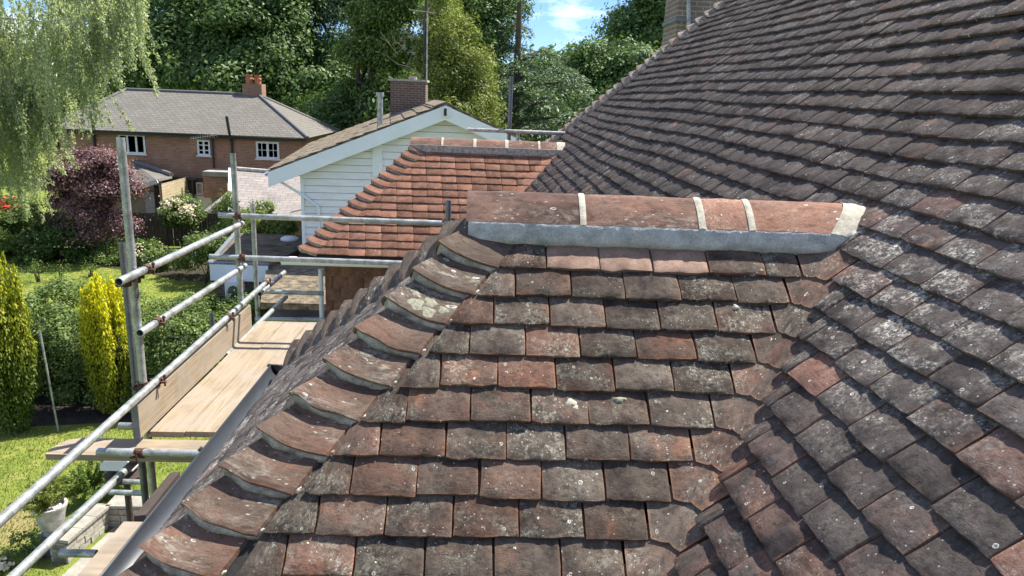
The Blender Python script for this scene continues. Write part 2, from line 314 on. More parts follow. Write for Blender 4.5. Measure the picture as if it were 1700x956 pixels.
def leaf_mat(name, c1, c2, c3, trans=.35, rough=.55):
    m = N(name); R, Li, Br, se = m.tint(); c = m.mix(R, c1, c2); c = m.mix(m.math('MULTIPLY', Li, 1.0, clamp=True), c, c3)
    m.set(m.b, Roughness=rough); m.b.inputs['Specular IOR Level'].default_value = .35; m.put(m.b.inputs['Base Color'], c)
    t = m.n.new('ShaderNodeBsdfTranslucent'); m.put(t.inputs[0], m.mix(1.0, c, (1.0, 1.12, .55), 'MULTIPLY')); x = m.n.new('ShaderNodeMixShader'); x.inputs[0].default_value = trans
    m.t.links.new(m.b.outputs[0], x.inputs[1]); m.t.links.new(t.outputs[0], x.inputs[2]); m.t.links.new(x.outputs[0], m.out.inputs[0]); return m.m
LM = dict(
    birch=leaf_mat('birch_leaf', (.28, .32, .17), (.50, .545, .36), (.75, .76, .60), .5),
    dark=leaf_mat('dark_broad_leaf', (.060, .11, .034), (.15, .235, .065), (.30, .38, .13)),
    oak=leaf_mat('oak_leaf', (.065, .125, .040), (.175, .265, .075), (.32, .40, .13)),
    ivy=leaf_mat('ivy_leaf', (.055, .105, .020), (.17, .25, .045), (.38, .43, .10)),
    lime=leaf_mat('yellow_green_leaf', (.09, .13, .025), (.26, .30, .06), (.50, .48, .13)),
    cedar=leaf_mat('blue_cedar', (.045, .09, .05), (.16, .24, .14), (.36, .45, .30), .2),
    fir=leaf_mat('dark_fir', (.05, .10, .04), (.11, .18, .07), (.20, .27, .11), .15),
    plum=leaf_mat('plum_leaf', (.10, .042, .058), (.31, .17, .20), (.62, .48, .50), .3),
    gold=leaf_mat('golden_yew', (.08, .12, .010), (.42, .42, .015), (.80, .72, .02), .35),
    goldg=leaf_mat('green_gold_yew', (.045, .085, .010), (.15, .20, .015), (.42, .42, .02), .3),
    hedge=leaf_mat('hedge_leaf', (.055, .10, .022), (.19, .265, .065), (.38, .43, .18)),
    shrub=leaf_mat('shrub_leaf', (.055, .10, .025), (.19, .26, .07), (.42, .46, .22)),
    rose=leaf_mat('pale_flower', (.70, .60, .42), (.80, .74, .60), (.75, .50, .42), .2),
    redfl=leaf_mat('red_flower', (.70, .04, .03), (.78, .08, .06), (.5, .02, .03), .2),
    grass=leaf_mat('grass_blade', (.13, .19, .03), (.25, .30, .06), (.48, .43, .14), .3))
# ------------------------------------------------------------------ tiles
def grid_tile(nx, ny, seed, q4=None, wdt=.165, ln=.172, t=.0120, drop=.130, camber=.0022, rough=.0008, raw=False):
    """clay plain tile, tail at y=0, top face rising to z=0 at the tail. q4 = 4 corners (tail left, tail right, head right, head left) for cut tiles"""
    r = np.random.default_rng(seed); q4 = q4 or ((0, 0), (wdt, 0), (wdt, ln), (0, ln)); q = np.array(q4, float)
    us = np.concatenate([[0, .018], np.linspace(.018, .982, nx - 1)[1:-1], [.982, 1]]) if nx > 3 else np.linspace(0, 1, nx + 1)
    vs = np.concatenate([[0, .022], np.linspace(.022, 1, ny)[1:]]) if nx > 3 else np.linspace(0, 1, ny + 1)
    U_, V_ = np.meshgrid(us, vs); nxp, nyp = len(us), len(vs)
    P = ((1-U_)*(1-V_))[..., None]*q[0] + (U_*(1-V_))[..., None]*q[1] + (U_*V_)[..., None]*q[2] + ((1-U_)*V_)[..., None]*q[3]
    X, Y = P[..., 0].copy(), P[..., 1].copy()
    f = r.normal(size=6)
    if nx > 3:
        wav = sum(f[i] * np.sin((i + 1.3) * 3.1 * U_ + f[5-i] * 3) for i in range(4))
        chip = .0032 * np.exp(-(U_ / .05)**2) * r.random() + .0032 * np.exp(-((1-U_) / .05)**2) * r.random()
        Y += (1 - V_)**3 * (wav * .0007 + r.normal(0, .0006, U_.shape) + chip)
        X += (np.abs(U_ - .5) * 2)**6 * (r.normal(0, .0005, U_.shape) + .0006 * np.sin(V_ * 9 + f[0]))
    cam_ = camber * (.7 + .6 * r.random())
    Z = cam_ * (1 - (2 * U_ - 1)**2) - drop * Y + .0012 * np.sin(Y * 40)
    if nx > 3:
        Z += r.normal(0, rough, U_.shape); edge = np.minimum(np.minimum(U_, 1 - U_), V_) < .001; Z -= edge * .0016
    top = np.stack([X, Y, Z], -1).reshape(-1, 3); uv = np.stack([U_, Y / .101], -1).reshape(-1, 2)
    idx = np.arange(nxp * nyp).reshape(nyp, nxp)
    F = [(idx[j, i], idx[j, i+1], idx[j+1, i+1], idx[j+1, i]) for j in range(nyp - 1) for i in range(nxp - 1)]
    loop = list(idx[0, ::-1]) + list(idx[1:, 0]) + list(idx[-1, 1:]) + list(idx[-2:0:-1, -1]); n = len(loop); b = len(top)
    bot = top[loop].copy(); bot[:, 2] -= t; V = np.concatenate([top, bot]); uv = np.concatenate([uv, uv[loop] * [1, 1] ])
    F += [(loop[i], b + i, b + (i+1) % n, loop[(i+1) % n]) for i in range(n)]
    F = [f_[::-1] if k >= (nyp-1)*(nxp-1) else f_ for k, f_ in enumerate(F)]
    if raw: return V, np.array(F), uv
    F.append(tuple(b + i for i in range(n)))
    return V, F, uv
def tile_mesh(mat, seed, q4=None, nx=11, ny=7, **k):
    V, F, uv = grid_tile(nx, ny, seed, q4, **k); me = mesh('tile', V, F, mat, uv, True)
    try: me.set_sharp_from_angle(angle=math.radians(50))
    except Exception: pass
    return me
TM = {k: [tile_mesh(M[k], s, nx=(11 if k != 'tile_red' else 5), ny=(7 if k != 'tile_red' else 3)) for s in range(10)] for k in ('tile', 'tile_main', 'tile_red')}
def frame(O, A, U_, Nn, a, s, sx=1.0, jit=1.0, h=0.0, flip=False):
    """matrix of a tile: tail left corner a along the course, s up the slope"""
    Mx = np.column_stack([A * sx, U_, Nn]); P = O + A * a + U_ * s + Nn * h
    R_ = Matrix.Rotation(rnd.gauss(0, .008) * jit, 3, 'Z') @ Matrix.Rotation(rnd.gauss(0, .006) * jit, 3, 'Y') @ Matrix.Rotation(rnd.gauss(0, .006) * jit, 3, 'X')
    Mx = Mx @ np.array(R_)
    return Matrix([[*Mx[i], P[i]] for i in range(3)] + [[0, 0, 0, 1]])
def put_tile(name, me, Mx, parent, tint, label=None):
    o = bpy.data.objects.new(name, me); link(o, parent, Mx); o.color = tint
    if label: o['label'] = label
    return o
# roof data fitted to the photograph
T = .9586; PIT = math.atan(T); CP, SP = math.cos(PIT), math.sin(PIT); GA = .101; DZ = GA * SP; DY = GA * CP
class Wing:
    def __init__(s, y1, z1, h, yrow1, zrow1, nrows): s.y1, s.z1, s.h, s.yr, s.zr, s.n = y1, z1, h, yrow1, zrow1, nrows
    def tail(s, k): return s.yr - DY * (k - 1), s.zr - DZ * (k - 1)
VJ = {}
W1 = Wing(2.38, -.323, -2.34, 2.197, -.5007, 11)
W2 = Wing(8.586, -.50, -9.31, 8.439, -.641, 15)
NF = A3(0, -SP, CP); UF = A3(0, CP, SP); NE = A3(-SP, 0, CP); UE = A3(CP, 0, SP)
MA = A3(-.01577752, .99986146, .00530349); MD = A3(-.70965201, -.0074612, -.70451284); MN = A3(-.70437567, -.01487909, .70967142)
MO = A3(1.05107602, 2.18587486, -.50303148); MG = .1031; MS0 = -.1209
def mains(k): return MS0 + MG * k                     # distance down the slope of tail k
def vhip(s): return 7.532 + .6464 * s
def wing_h(P): return np.maximum(W1.z1 - T * np.abs(P[..., 1] - W1.y1), W2.z1 - T * np.abs(P[..., 1] - W2.y1))
house = thing('house', 'our own house in front, dark clay plain tiled roofs with a red tiled wing behind', 'house', (1.5, 4, G))
def slab(name, pts, nrm, depth, mat, parent, **k): return MB().prism(pts, tuple(-A3(*nrm) * depth)).build(name, mat, parent, **k)
# ---- row joints read from the photograph (pixels on each tail line), front slope of the near wing
ROWS = {1: ([831, 908, 997, 1085.6, 1179, 1274, 1333], 443, .030), 2: ([795.6, 856, 950, 1039, 1132.6, 1225, 1312.7], 483, .033), 3: ([750, 819.5, 914, 1007, 1098, 1193, 1289], 534.7, .02),
 4: ([715, 779, 873, 965, 1059, 1159, 1256], 581, .029), 5: ([666.7, 730, 827, 924.6, 1022, 1120, 1219], 637, .015), 6: ([601.5, 673.5, 781, 882.8, 979, 1081, 1187], 695, .024),
 7: ([555, 629, 739, 841, 940.6, 1048.5, 1153], 753.4, .02), 8: ([509, 581, 691, 796, 900, 1006.7, 1116], 810, .03), 9: ([440, 523, 638, 751.6, 863, 972, 1078], 878, .025),
 10: ([397, 470, 587, 705, 820, 933, 1039], 940, .025)}
RED = {(1, 1): .15, (1, 2): .5, (1, 3): .5, (1, 4): .5, (3, 0): .75, (3, 1): .3, (4, 2): .85, (4, 4): .75, (4, 6): .6, (5, 2): .95, (5, 3): .5, (6, 0): .35, (6, 3): .4, (6, 4): .45, (7, 0): .55, (7, 1): .62, (7, 2): .45,
       (8, 0): .5, (8, 1): .7, (8, 2): .45, (8, 3): .5, (9, 1): .5, (9, 2): .4, (9, 3): .8, (9, 4): .35, (10, 1): .95, (10, 0): .3, (2, 0): .3, (6, 1): .5, (5, 1): .45, (7, 4): .3, (6, 2): .4}
wing = obj('wing_roof', mesh('wing_roof', *(lambda a: (a.V, a.F))(MB().prism([
    (W1.y1 + W1.h, W1.y1, W1.z1 - .035), (1.25, W1.y1, W1.z1 - .035), (.20, 1.49, -1.21), (1.49 + W1.h, 1.49, -1.21)], (0, .012, -.03))), M['felt']), house)
wing['label'] = 'near wing roof of weathered clay tiles facing the camera'
def front_tint(k, i):
    R_ = RED[(k, i)] * .8 if (k, i) in RED else max(0, rnd.gauss(.12, .14)); return (R_, min(1.2, abs(rnd.gauss(.62, .32))), rnd.uniform(.72, 1.22), rnd.random())
yk, zk = W1.tail(1); OF = A3(0, yk, zk)
def xfront(px, py): P = hit(px, py, NF, float(NF @ OF)); return P[0]
for k in range(1, 12):
    y, z = W1.tail(k); vx = 1.051 + (z + .503) / .9927 + .012      # valley x at this tail
    if k in ROWS: js = [xfront(p, ROWS[k][1] + ROWS[k][2] * (p - ROWS[k][0][0])) for p in ROWS[k][0]]
    else:
        js = [y + W1.h + .2 + (.11 if k % 2 else .03)]
        while js[-1] < vx - .2: js.append(js[-1] + .1675)
    lst = [js[0] - .006] + js[1:]
    s_up = -(k - 1) * GA; VJ[k] = js[-1]
    for i in range(len(lst) - 1):
        a0, a1 = lst[i], lst[i + 1]; wd = a1 - a0 - .0036 - rnd.random() * .0022
        tint = front_tint(k, i); 
        if i == 0:                                # cut to the slant of the bonnets
            me = tile_mesh(M['tile'], k, ((0, 0), (wd, 0), (wd, .172), (min(wd - .012, .076), .172)), nx=8, ny=7); sx = 1
        elif k == 1 and 1 <= i <= 3: me = TM['tile'][(i * 3) % 10]; sx = wd / .165
        else: me = TM['tile'][rnd.randrange(10)]; sx = wd / .165
        clean = k == 1 and 1 <= i <= 3
        o = put_tile('roof_tile', me, frame(OF, A3(1, 0, 0), UF, NF, a0 + .0014, s_up + rnd.gauss(0, .0028), sx, 1.35, rnd.uniform(-.001, .0025)), wing, tint)
        if clean: WORLD['c%d' % i] = o
M['new_tile'] = pl('clean_pink_tile', (.25, .155, .112), .9, 0, .3, 14, .6, .002, col2=(.37, .245, .185))
for i in range(1, 6):
    o = WORLD.get('c%d' % i)
    if o: o.data = o.data.copy(); o.data.materials[0] = M['new_tile']; o['label'] = 'clean pinkish replacement tile in the top course'
# ---- hip end slope (faces the gutter)
hipend = obj('hip_end', mesh('hip_end', *(lambda a: (a.V, a.F))(MB().prism([(W1.y1 + W1.h - .0, W1.y1, W1.z1 - .04), (-.855, 1.50, -1.215), (-.855, 3.26, -1.215)], (.012, 0, -.03))), M['felt']), house)
for k in range(1, 12):
    y, z = W1.tail(k); x = y + W1.h; OE = A3(x, 0, z); lo, hi = y + .185, 2 * W1.y1 - y - .185; a = lo - (.083 if k % 2 else 0)
    while a < hi:
        a0, a1 = max(a, lo), min(a + .167, hi)
        if a1 - a0 > .04:
            wd = a1 - a0 - .003; clipL, clipR = a0 == lo, a1 == hi
            if clipL or clipR:
                me = tile_mesh(M['tile_main'], k, ((0, 0), (wd, 0), (max(wd - (.125 if clipR else 0), .015 if not clipL else wd * .6), .172), (min(.125, wd - .01) if clipL else 0, .172)), nx=5, ny=4)
                Mx = frame(OE + A3(0, a0 + wd, 0), A3(0, -1, 0), UE, NE, 0, 0, 1, .8)
                # flip so that x runs along -Y: mirror the cut
                me2 = tile_mesh(M['tile_main'], k, ((0, 0), (wd, 0), (wd - (min(.08, wd * .45) if clipL else 0), .172), (min(.08, wd * .45) if clipR else 0, .172)), nx=5, ny=4); me = me2
            else:
                me = TM['tile_main'][rnd.randrange(10)]; Mx = frame(OE + A3(0, a0 + wd, 0), A3(0, -1, 0), UE, NE, 0, rnd.gauss(0, .002), wd / .165, 1.2)
            put_tile('roof_tile', me, Mx, hipend, (max(0, rnd.gauss(.05, .1)), abs(rnd.gauss(.6, .3)), rnd.uniform(1.15, 1.45), rnd.random()))
        a += .167
# ---- bonnet hip tiles
def bonnet(parent, Hp, a, l, mat, seed, nt_=17, ns=8, tint=(.3, .4, 1, 0), lift=0, label=None, mort=True, mm='mortar_old', ln=.155, flare=1.3):
    """hogback hip tile: tail edge arched over the hip, narrowing and diving under the one above"""
    r = np.random.default_rng(seed); a = A3(*a); l = A3(*l); u = np.cross(l, a); u *= np.sign(u[2]); th = .0125
    f = r.normal(size=5)
    sh = lambda q: q**1.15
    def S(s_, t, du=0.0, da=0.0, wf=1.0):
        w_ = .135 * (1 - flare * s_) * wf; cr = .053 - .36 * s_ + lift; co = -.577 * w_ - .16 * s_ + .003 + lift * .3
        at_ = abs(t); e = sh(at_)
        uu = cr + (co - cr) * e + du; aa = -.112 + .060 * (1 - at_**2.2) - s_ + da
        aa += (s_ < .02) * .0018 * (f[0] * np.sin(5*t + f[1]) + f[2] * np.sin(11*t + f[3]))
        return Hp + a * aa + u * uu + l * (w_ * t)
    ts = np.linspace(-1, 1, nt_); ss = np.concatenate([[0, .003], np.linspace(.02, ln, ns - 2)])
    top = np.array([[S(s_, t, -.0015 if s_ == 0 else r.normal(0, .0005)) for t in ts] for s_ in ss]); bot = np.array([[S(s_, t, -th - (0.0 if s_ else 0)) for t in ts] for s_ in ss])
    uvt = np.array([[((t + 1) / 2 * .965 + .017, s_ / .101) for t in ts] for s_ in ss])
    V = np.concatenate([top.reshape(-1, 3), bot.reshape(-1, 3)]); uv = np.concatenate([uvt.reshape(-1, 2)] * 2); n = nt_ * ns; ix = np.arange(n).reshape(ns, nt_); F = []
    for j in range(ns - 1):
        for i in range(nt_ - 1): F += [(ix[j, i], ix[j, i+1], ix[j+1, i+1], ix[j+1, i]), (n+ix[j+1, i], n+ix[j+1, i+1], n+ix[j, i+1], n+ix[j, i])]
        F += [(ix[j, 0], ix[j+1, 0], n+ix[j+1, 0], n+ix[j, 0]), (ix[j+1, -1], ix[j, -1], n+ix[j, -1], n+ix[j+1, -1])]
    for i in range(nt_ - 1): F += [(ix[0, i+1], ix[0, i], n+ix[0, i], n+ix[0, i+1]), (ix[-1, i], ix[-1, i+1], n+ix[-1, i+1], n+ix[-1, i])]
    c = V.mean(0); me = mesh('bonnet_tile', V, F, mat, uv, True)
    try: me.set_sharp_from_angle(angle=math.radians(45))
    except Exception: pass
    o = obj('bonnet_tile', me, parent, None, label); o.color = tint
    if mort:
        # bedding mortar: fills the gap below the tail, set back a little
        tt = np.linspace(-1, 1, nt_)
        g0 = np.array([S(0.0, t, -th + .002, -.005 + r.normal(0, .0008), .985) for t in tt])
        def low(t):
            w1 = .135 * (1 - flare * .1245); q = abs(t) * .99 * .135 / w1; e = sh(min(q, 1.0)); c_ = .053 - .36 * .1245; k_ = -.577 * w1 - .16 * .1245 + .003
            return c_ + (k_ - c_) * e - max(0, q - 1) * .06
        g1 = np.array([Hp + a * (-.112 + .060 * (1 - abs(t)**2.2) + .012 + .004 * np.sin(t * 7 + f[0]) + r.normal(0, .0022)) + u * (min(low(t), .053 + (-.078 - .053) * sh(abs(t)) - th - .012) + .001 + r.normal(0, .001)) + l * .135 * .99 * t for t in tt])
        gm = (g0 + g1) / 2 - a * .003 + u * r.normal(0, .001, nt_)[:, None]
        b0 = np.array([S(.08, t, -th * .7, -.01, .95) for t in tt]); b1 = b0 - u * .01
        V = np.concatenate([g0, gm, g1, b0, b1]); F = []
        for i in range(nt_ - 1):
            p = [i + nt_ * j for j in range(5)]
            F += [(p[0]+1, p[0], p[1], p[1]+1), (p[1]+1, p[1], p[2], p[2]+1), (p[2]+1, p[2], p[4], p[4]+1), (p[0], p[0]+1, p[3]+1, p[3])]
        F += [(0, 3*nt_, 4*nt_, 2*nt_, nt_), (nt_-1, 2*nt_-1, 3*nt_-1, 5*nt_-1, 4*nt_-1)]
        mo = obj('mortar_bed', mesh('mortar_bed', V, F, M[mm], None, True), parent)
    return o
aN = unit([-1, -1, -T]); lN = unit([1, -1, 0]); aFh = unit([-1, 1, -T]); lFh = unit([1, 1, 0])
BR = {1: .35, 2: .5, 3: .3, 4: .6, 5: .5, 6: .5, 7: .6, 8: .5, 9: .5, 10: .85, 11: .4, 12: .4}
for k in range(1, 12):
    y, z = W1.tail(k); Hp = A3(y + W1.h, y, z)
    bonnet(wing, Hp, aN, lN, M['bonnet'], k, tint=(BR[k] * .7, .75 if k != 1 else .3, 1.0, rnd.random()), label='bonnet hip tile with a large pale lichen patch' if k == 3 else None)
    yf = 2 * W1.y1 - y
    bonnet(hipend, A3(y + W1.h, yf, z), aFh, lFh, M['bonnet'], 40 + k, nt_=13, ns=6, tint=(.15, .6, 1, rnd.random()))
# pieces of thick lichen and mortar drips on the near slope
def blob(name, P, nrm, ax, r0, r1, mat, parent, seed, h=.004, label=None, n=22):
    r = np.random.default_rng(seed); ax = unit(ax - nrm * (ax @ nrm)); ay = np.cross(nrm, ax); V = [P + nrm * h]; 
    for ring, f in ((.6, .9), (1., 0)):
        for i in range(n):
            th = 2 * math.pi * i / n; k = 1 + .16 * math.sin(3*th + seed) + .10 * math.sin(5*th + 2*seed) + r.normal(0, .02)
            V.append(P + (ax * math.cos(th) * r0 + ay * math.sin(th) * r1) * ring * k + nrm * (h * f))
    F = [(0, 1 + i, 1 + (i+1) % n) for i in range(n)] + [(1+i, 1+n+i, 1+n+(i+1) % n, 1+(i+1) % n) for i in range(n)]
    return obj(name, mesh(name, V, F, mat, None, True), parent, None, label)
M['lichen'] = pl('pale_lichen_crust', (.30, .30, .215), .95, 0, .3, 90, 1, .003, col2=(.43, .43, .33))
M['lichen_c'] = pl('cream_mortar_splash', (.42, .39, .31), .95, 0, .2, 60, .8, .003, col2=(.55, .52, .43))
cF = float(NF @ OF)
for i, (px, py, r0, r1, m_) in enumerate([(948, 668, .019, .013, 'lichen_c'), (936, 680, .013, .012, 'lichen_c'), (956, 676, .011, .009, 'lichen_c'), (928, 688, .007, .005, 'lichen_c'), (1030, 662, .017, .009, 'lichen'), (818, 686, .016, .009, 'lichen'), (1223, 508, .010, .009, 'lichen_c')]):
    P = hit(px, py, NF, cF); blob('lichen_patch', P + NF * -.0095, NF, A3(1, .2, 0), r0 * 1.1, r1 * 1.2, M[m_], wing, i + 3, .0068)
y3, z3 = W1.tail(3); H3 = A3(y3 + W1.h, y3, z3); uN = np.cross(lN, aN); uN *= np.sign(uN[2])
def bonnet_pt(Hp, s_, t):
    w_ = .135 * (1 - 1.3 * s_); cr = .053 - .36 * s_; co = -.577 * w_ - .16 * s_ + .003; return Hp + aN * (-.112 + .060 * (1 - abs(t)**2.2) - s_) + uN * (cr + (co - cr) * abs(t)**1.15) + lN * w_ * t
for i, (s_, t, r0) in enumerate([(.035, .45, .030), (.025, .68, .026), (.06, .62, .022), (.045, .85, .018), (.07, .30, .015)]):
    P = bonnet_pt(H3, s_, t); e1 = bonnet_pt(H3, s_ + .01, t) - P; e2 = bonnet_pt(H3, s_, t + .05) - P; nn_ = unit(np.cross(e1, e2)); nn_ *= np.sign(nn_[2])
    blob('lichen_patch', P - nn_ * .001, nn_, e2, r0, r0 * .8, M['lichen'], wing, 30 + i, .0022)
for k in range(2, 12):      # mortar dabs where tile meets bonnet
    Pb = bonnet_pt(A3(W1.tail(k)[0] + W1.h, *W1.tail(k)), .012, 1.0); blob('mortar_dab', Pb + A3(.008, 0, -.004), NF, A3(.5, 1, 0), .007 + .004 * rnd.random(), .004, M['mortar_cream' if k in (6, 10) else 'mortar_old'], wing, k, .006, n=12)
# ---- valley tiles
def valley_tile(parent, V0, left, nL, upL, right, nR, upR, vdir, wl, wr, mat, seed, tint, ns=6, nt_=6, ln=.14, th=.012):
    r = np.random.default_rng(seed); nC = unit(nL + nR); V = []; uvs = []
    for j in range(ns + 1):
        s_ = ln * j / ns; Vc = V0 + vdir * s_ * 1.22
        for i in range(-nt_, nt_ + 1):
            t = i / nt_; at_ = abs(t); wd, dr, nn_, up = (wl, left, nL, upL) if t < 0 else (wr, right, nR, upR)
            E_ = V0 + dr * wd + up * s_; P = Vc + (E_ - Vc) * at_ + nC * (.016 * (1 - at_)**2 * (1 - at_ * .2)) + nn_ * (.0005 - .12 * s_)
            if j == 0: P = P - vdir * (.020 * (1 - at_**1.15)) + vdir * r.normal(0, .0003)
            V.append(P + nC * r.normal(0, .0003)); uvs.append(((t + 1) / 2, s_ / .101))
    n = len(V); m_ = 2 * nt_ + 1; V = np.array(V); Vb = V - nC * th; F = []; ix = np.arange(n).reshape(ns + 1, m_)
    for j in range(ns):
        for i in range(m_ - 1): F += [(ix[j, i], ix[j, i+1], ix[j+1, i+1], ix[j+1, i])]
        F += [(ix[j, 0], ix[j+1, 0], n+ix[j+1, 0], n+ix[j, 0]), (ix[j+1, -1], ix[j, -1], n+ix[j, -1], n+ix[j+1, -1])]
    for i in range(m_ - 1): F += [(ix[0, i+1], ix[0, i], n+ix[0, i], n+ix[0, i+1])]
    me = mesh('valley_tile', np.concatenate([V, Vb]), F, mat, np.array(uvs + uvs), True)
    try: me.set_sharp_from_angle(angle=math.radians(40))
    except Exception: pass
    o = obj('valley_tile', me, parent); o.color = tint; return o
def valley_line(wing_, z):      # point on near valley of a wing at height z
    y = wing_.y1 - (wing_.z1 - z) / T; n = MN; c = float(MN @ MO)
    x = (c - n[1] * y - n[2] * z) / n[0]; return A3(x, y, z)
for wg, par, mat, k0, k1 in ((W1, wing, 'tile', 1, 12), ):
    for k in range(k0, k1):
        y, z = wg.tail(k); P0 = valley_line(wg, z); P1 = valley_line(wg, z + DZ); vd = unit(P1 - P0)
        valley_tile(par, P0 + A3(.004, .004, .002), A3(-1, 0, 0), NF, UF, -MA, MN, -MD, vd, P0[0] + .004 - VJ[k] - .0035, .055, M[mat], k + 70, (.42 if k % 3 else .25, .45, 1.15, rnd.random()))
# ---- main roof
mainroof = obj('main_roof', mesh('main_roof', *(lambda a: (a.V, a.F))(MB().prism([tuple(MO + MD * s_ + MA * v - MN * .035) for s_, v in ((1.45, -4.0), (-4.2, -4.0), (-4.2, vhip(-4.2)), (1.45, vhip(1.45) - .02))], tuple(-MN * .03))), M['felt']), house)
mainroof['label'] = 'main roof slope of dark weathered clay tiles'
MR = {0: [(1398,407),(1465,439),(1527,469),(1594,494.5),(1666.5,524.7)], 1: [(1379.8,461),(1440,494.5),(1495.5,523),(1561,558),(1636,596.8)], -1: [(1442,377),(1492,392),(1547.5,414),(1616,437.5),(1697,461)], 2: [(1413,549.8),(1469,581.7)],
 5: [(1273.4,682),(1316.7,728.6),(1371,787),(1428.5,847.4),(1499,921)], 4: [(1348,664.7),(1405.6,710.6),(1465,766),(1535.8,839)], 3: [(1438,641.7),(1501,691.5)], 8: [(1170,877),(1206,954)], 7: [(1202.6,804.5),(1239,867.7),(1279,942)], 6: [(1239,743),(1281,796.8),(1329,860),(1386,934.7)]}
cM = float(MN @ MO); specs = []
for k in range(-38, 14):
    s_ = mains(k); vmax = vhip(s_) - .02
    if k in MR:
        js = sorted(float((hit(px, py, MN, cM) - MO) @ MA) for px, py in MR[k]); jj = [js[0]]
        for v in js[1:]:
            n_ = max(1, round((v - jj[-1]) / .167)); b0 = jj[-1]; jj += [b0 + (v - b0) * (i + 1) / n_ for i in range(n_)]
    else: jj = [rnd.uniform(-.03, .03) + (.0835 if k % 2 else 0)]
    while jj[0] > -3.6: jj.insert(0, jj[0] - .167)
    while jj[-1] < vmax: jj.append(jj[-1] + .167)
    Pv = None
    if k >= 1:
        zt = float((MO + MD * s_)[2]); Pv = float((valley_line(W1, zt) - MO) @ MA) - .055
    for a0, a1 in zip(jj[:-1], jj[1:]):
        a1 = min(a1, vmax)
        if Pv is not None and a0 < Pv < a1 + .3 and a1 > Pv: 
            if a0 > Pv: continue
            a1 = Pv
        if a1 - a0 < .03: continue
        C_ = MO + MD * (s_ - .04) + MA * (a0 + a1) / 2; far = C_[1] > 1.9
        e0 = MO + MD * (s_ - .05) + MA * a0; e1 = MO + MD * (s_ - .05) + MA * a1
        if min(wing_h(e0) - e0[2], wing_h(e1) - e1[2]) > .015 and k >= -1: continue
        specs.append((k, s_, a0, a1, C_))
def vis_area(C_):
    d = C_ @ CF
    if d < .3: return 0
    x, y = px_of(C_)
    return abs((C_ / np.linalg.norm(C_)) @ MN) / d**2 if -60 < x < 1760 and -60 < y < 1010 else 0
for i, sp in enumerate(specs): specs[i] = sp + (vis_area(sp[4]),)
specs.sort(key=lambda t: -t[5]); NEAR = 300
def main_tint(C_, k):
    x, y = px_of(C_) if C_ @ CF > .3 else (2500, 900)
    v = float((C_ - MO) @ MA); s_ = float((C_ - MO) @ MD)
    lz = math.exp(-((v + .35) / .62)**2 - ((s_ + .10) / .34)**2)           # pale lichened band beside the ridge end
    r_ = .04 + .30 * max(0, min(1, (s_ + .05) / .6)) * (rnd.random() < .6)
    if rnd.random() < .04: r_ += .4
    return (max(0, rnd.gauss(r_, .10)), max(0, rnd.gauss(.2 + .75 * lz, .2)), rnd.uniform(.84, 1.1) * (1 + .25 * lz), rnd.random())
def und(v, k): return .0045 * math.sin(v * 1.15 + k * .35) + .0035 * math.sin(v * 2.7 - k * .8), .006 * math.sin(v * .9 + k * .25) + .003 * math.sin(v * 3.1 + k * .5)
for k, s_, a0, a1, C_, ar in specs[:NEAR]:
    wd = a1 - a0 - .0032 - rnd.random() * .002; us_, uh_ = und(a0, k); Fm = frame(MO + MA * (a0 + wd), -MA, -MD, MN, 0, -s_ + us_ + rnd.gauss(0, .0024), wd / .165, 1.4, uh_ + rnd.uniform(-.0005, .0035))
    tn = main_tint(C_, k)
    x, y = px_of(C_)
    if abs(x - 1345) < 22 and abs(y - 632) < 24: tn = (1.0, .3, 1.1, .3)
    if x > 1640 and y > 885: tn = (.9, .4, 1.1, .6)
    put_tile('roof_tile', TM['tile_main'][rnd.randrange(10)], Fm, mainroof, tn)
def mass(name, items, mat, parent, kind='stuff', nx=4, ny=2, cam_=.002):
    Vs, Fs, UVs, Ts = [], [], [], []; base = [grid_tile(nx, ny, s, raw=True, camber=cam_) for s in range(6)]; off = 0
    for Mx, tn in items:
        V, F, uv = base[rnd.randrange(6)]; A_ = np.array(Mx); Vs.append(V @ A_[:3, :3].T + A_[:3, 3]); Fs.append(F + off); UVs.append(uv); Ts.append(np.tile(tn, (len(V), 1))); off += len(V)
    me = fastmesh(name, np.concatenate(Vs), np.concatenate(Fs), mat, np.concatenate(UVs), np.concatenate(Ts), False)
    o = obj(name, me, parent); o.color = (0, 0, 0, 0)
    if kind: o['kind'] = kind
    return o
items = []
for k, s_, a0, a1, C_, ar in specs[NEAR:]:
    wd = a1 - a0 - .003; us_, uh_ = und(a0, k); items.append((frame(MO + MA * (a0 + wd), -MA, -MD, MN, 0, -s_ + us_ * 1.6 + rnd.gauss(0, .0026), wd / .165, 1.5, uh_ * 1.3 + rnd.uniform(-.0005, .003)), main_tint(C_, k)))
mass('far_roof_tiles', items, M['tile_main'], mainroof, nx=5, ny=3)
# far hip of the main roof
aH = unit(MD + MA * .6464); lH = unit(np.cross(aH, MN)); 
lH = unit(A3(aH[1], -aH[0], 0)); lH = lH if lH @ MA < 0 else -lH
for k in range(-38, 14, 1):
    s_ = mains(k); Hp = MO + MD * s_ + MA * (vhip(s_) + .02) + MN * .0
    bonnet(mainroof, Hp, aH, lH, M['bonnet'], 100 + k, nt_=9, ns=5, tint=(.15, 1.0, 1.9, rnd.random()), mort=False, lift=.018, ln=.16)
slab('far_slope', [MO + MD * 1.45 + MA * vhip(1.45), MO + MD * -4.2 + MA * vhip(-4.2), MO + MD * -4.2 + MA * vhip(-4.2) + A3(4, .5, 0), MO + MD * 1.45 + MA * vhip(1.45) + A3(6, 1.0, 0)], (0, -.3, 1), .05, M['felt'], house)
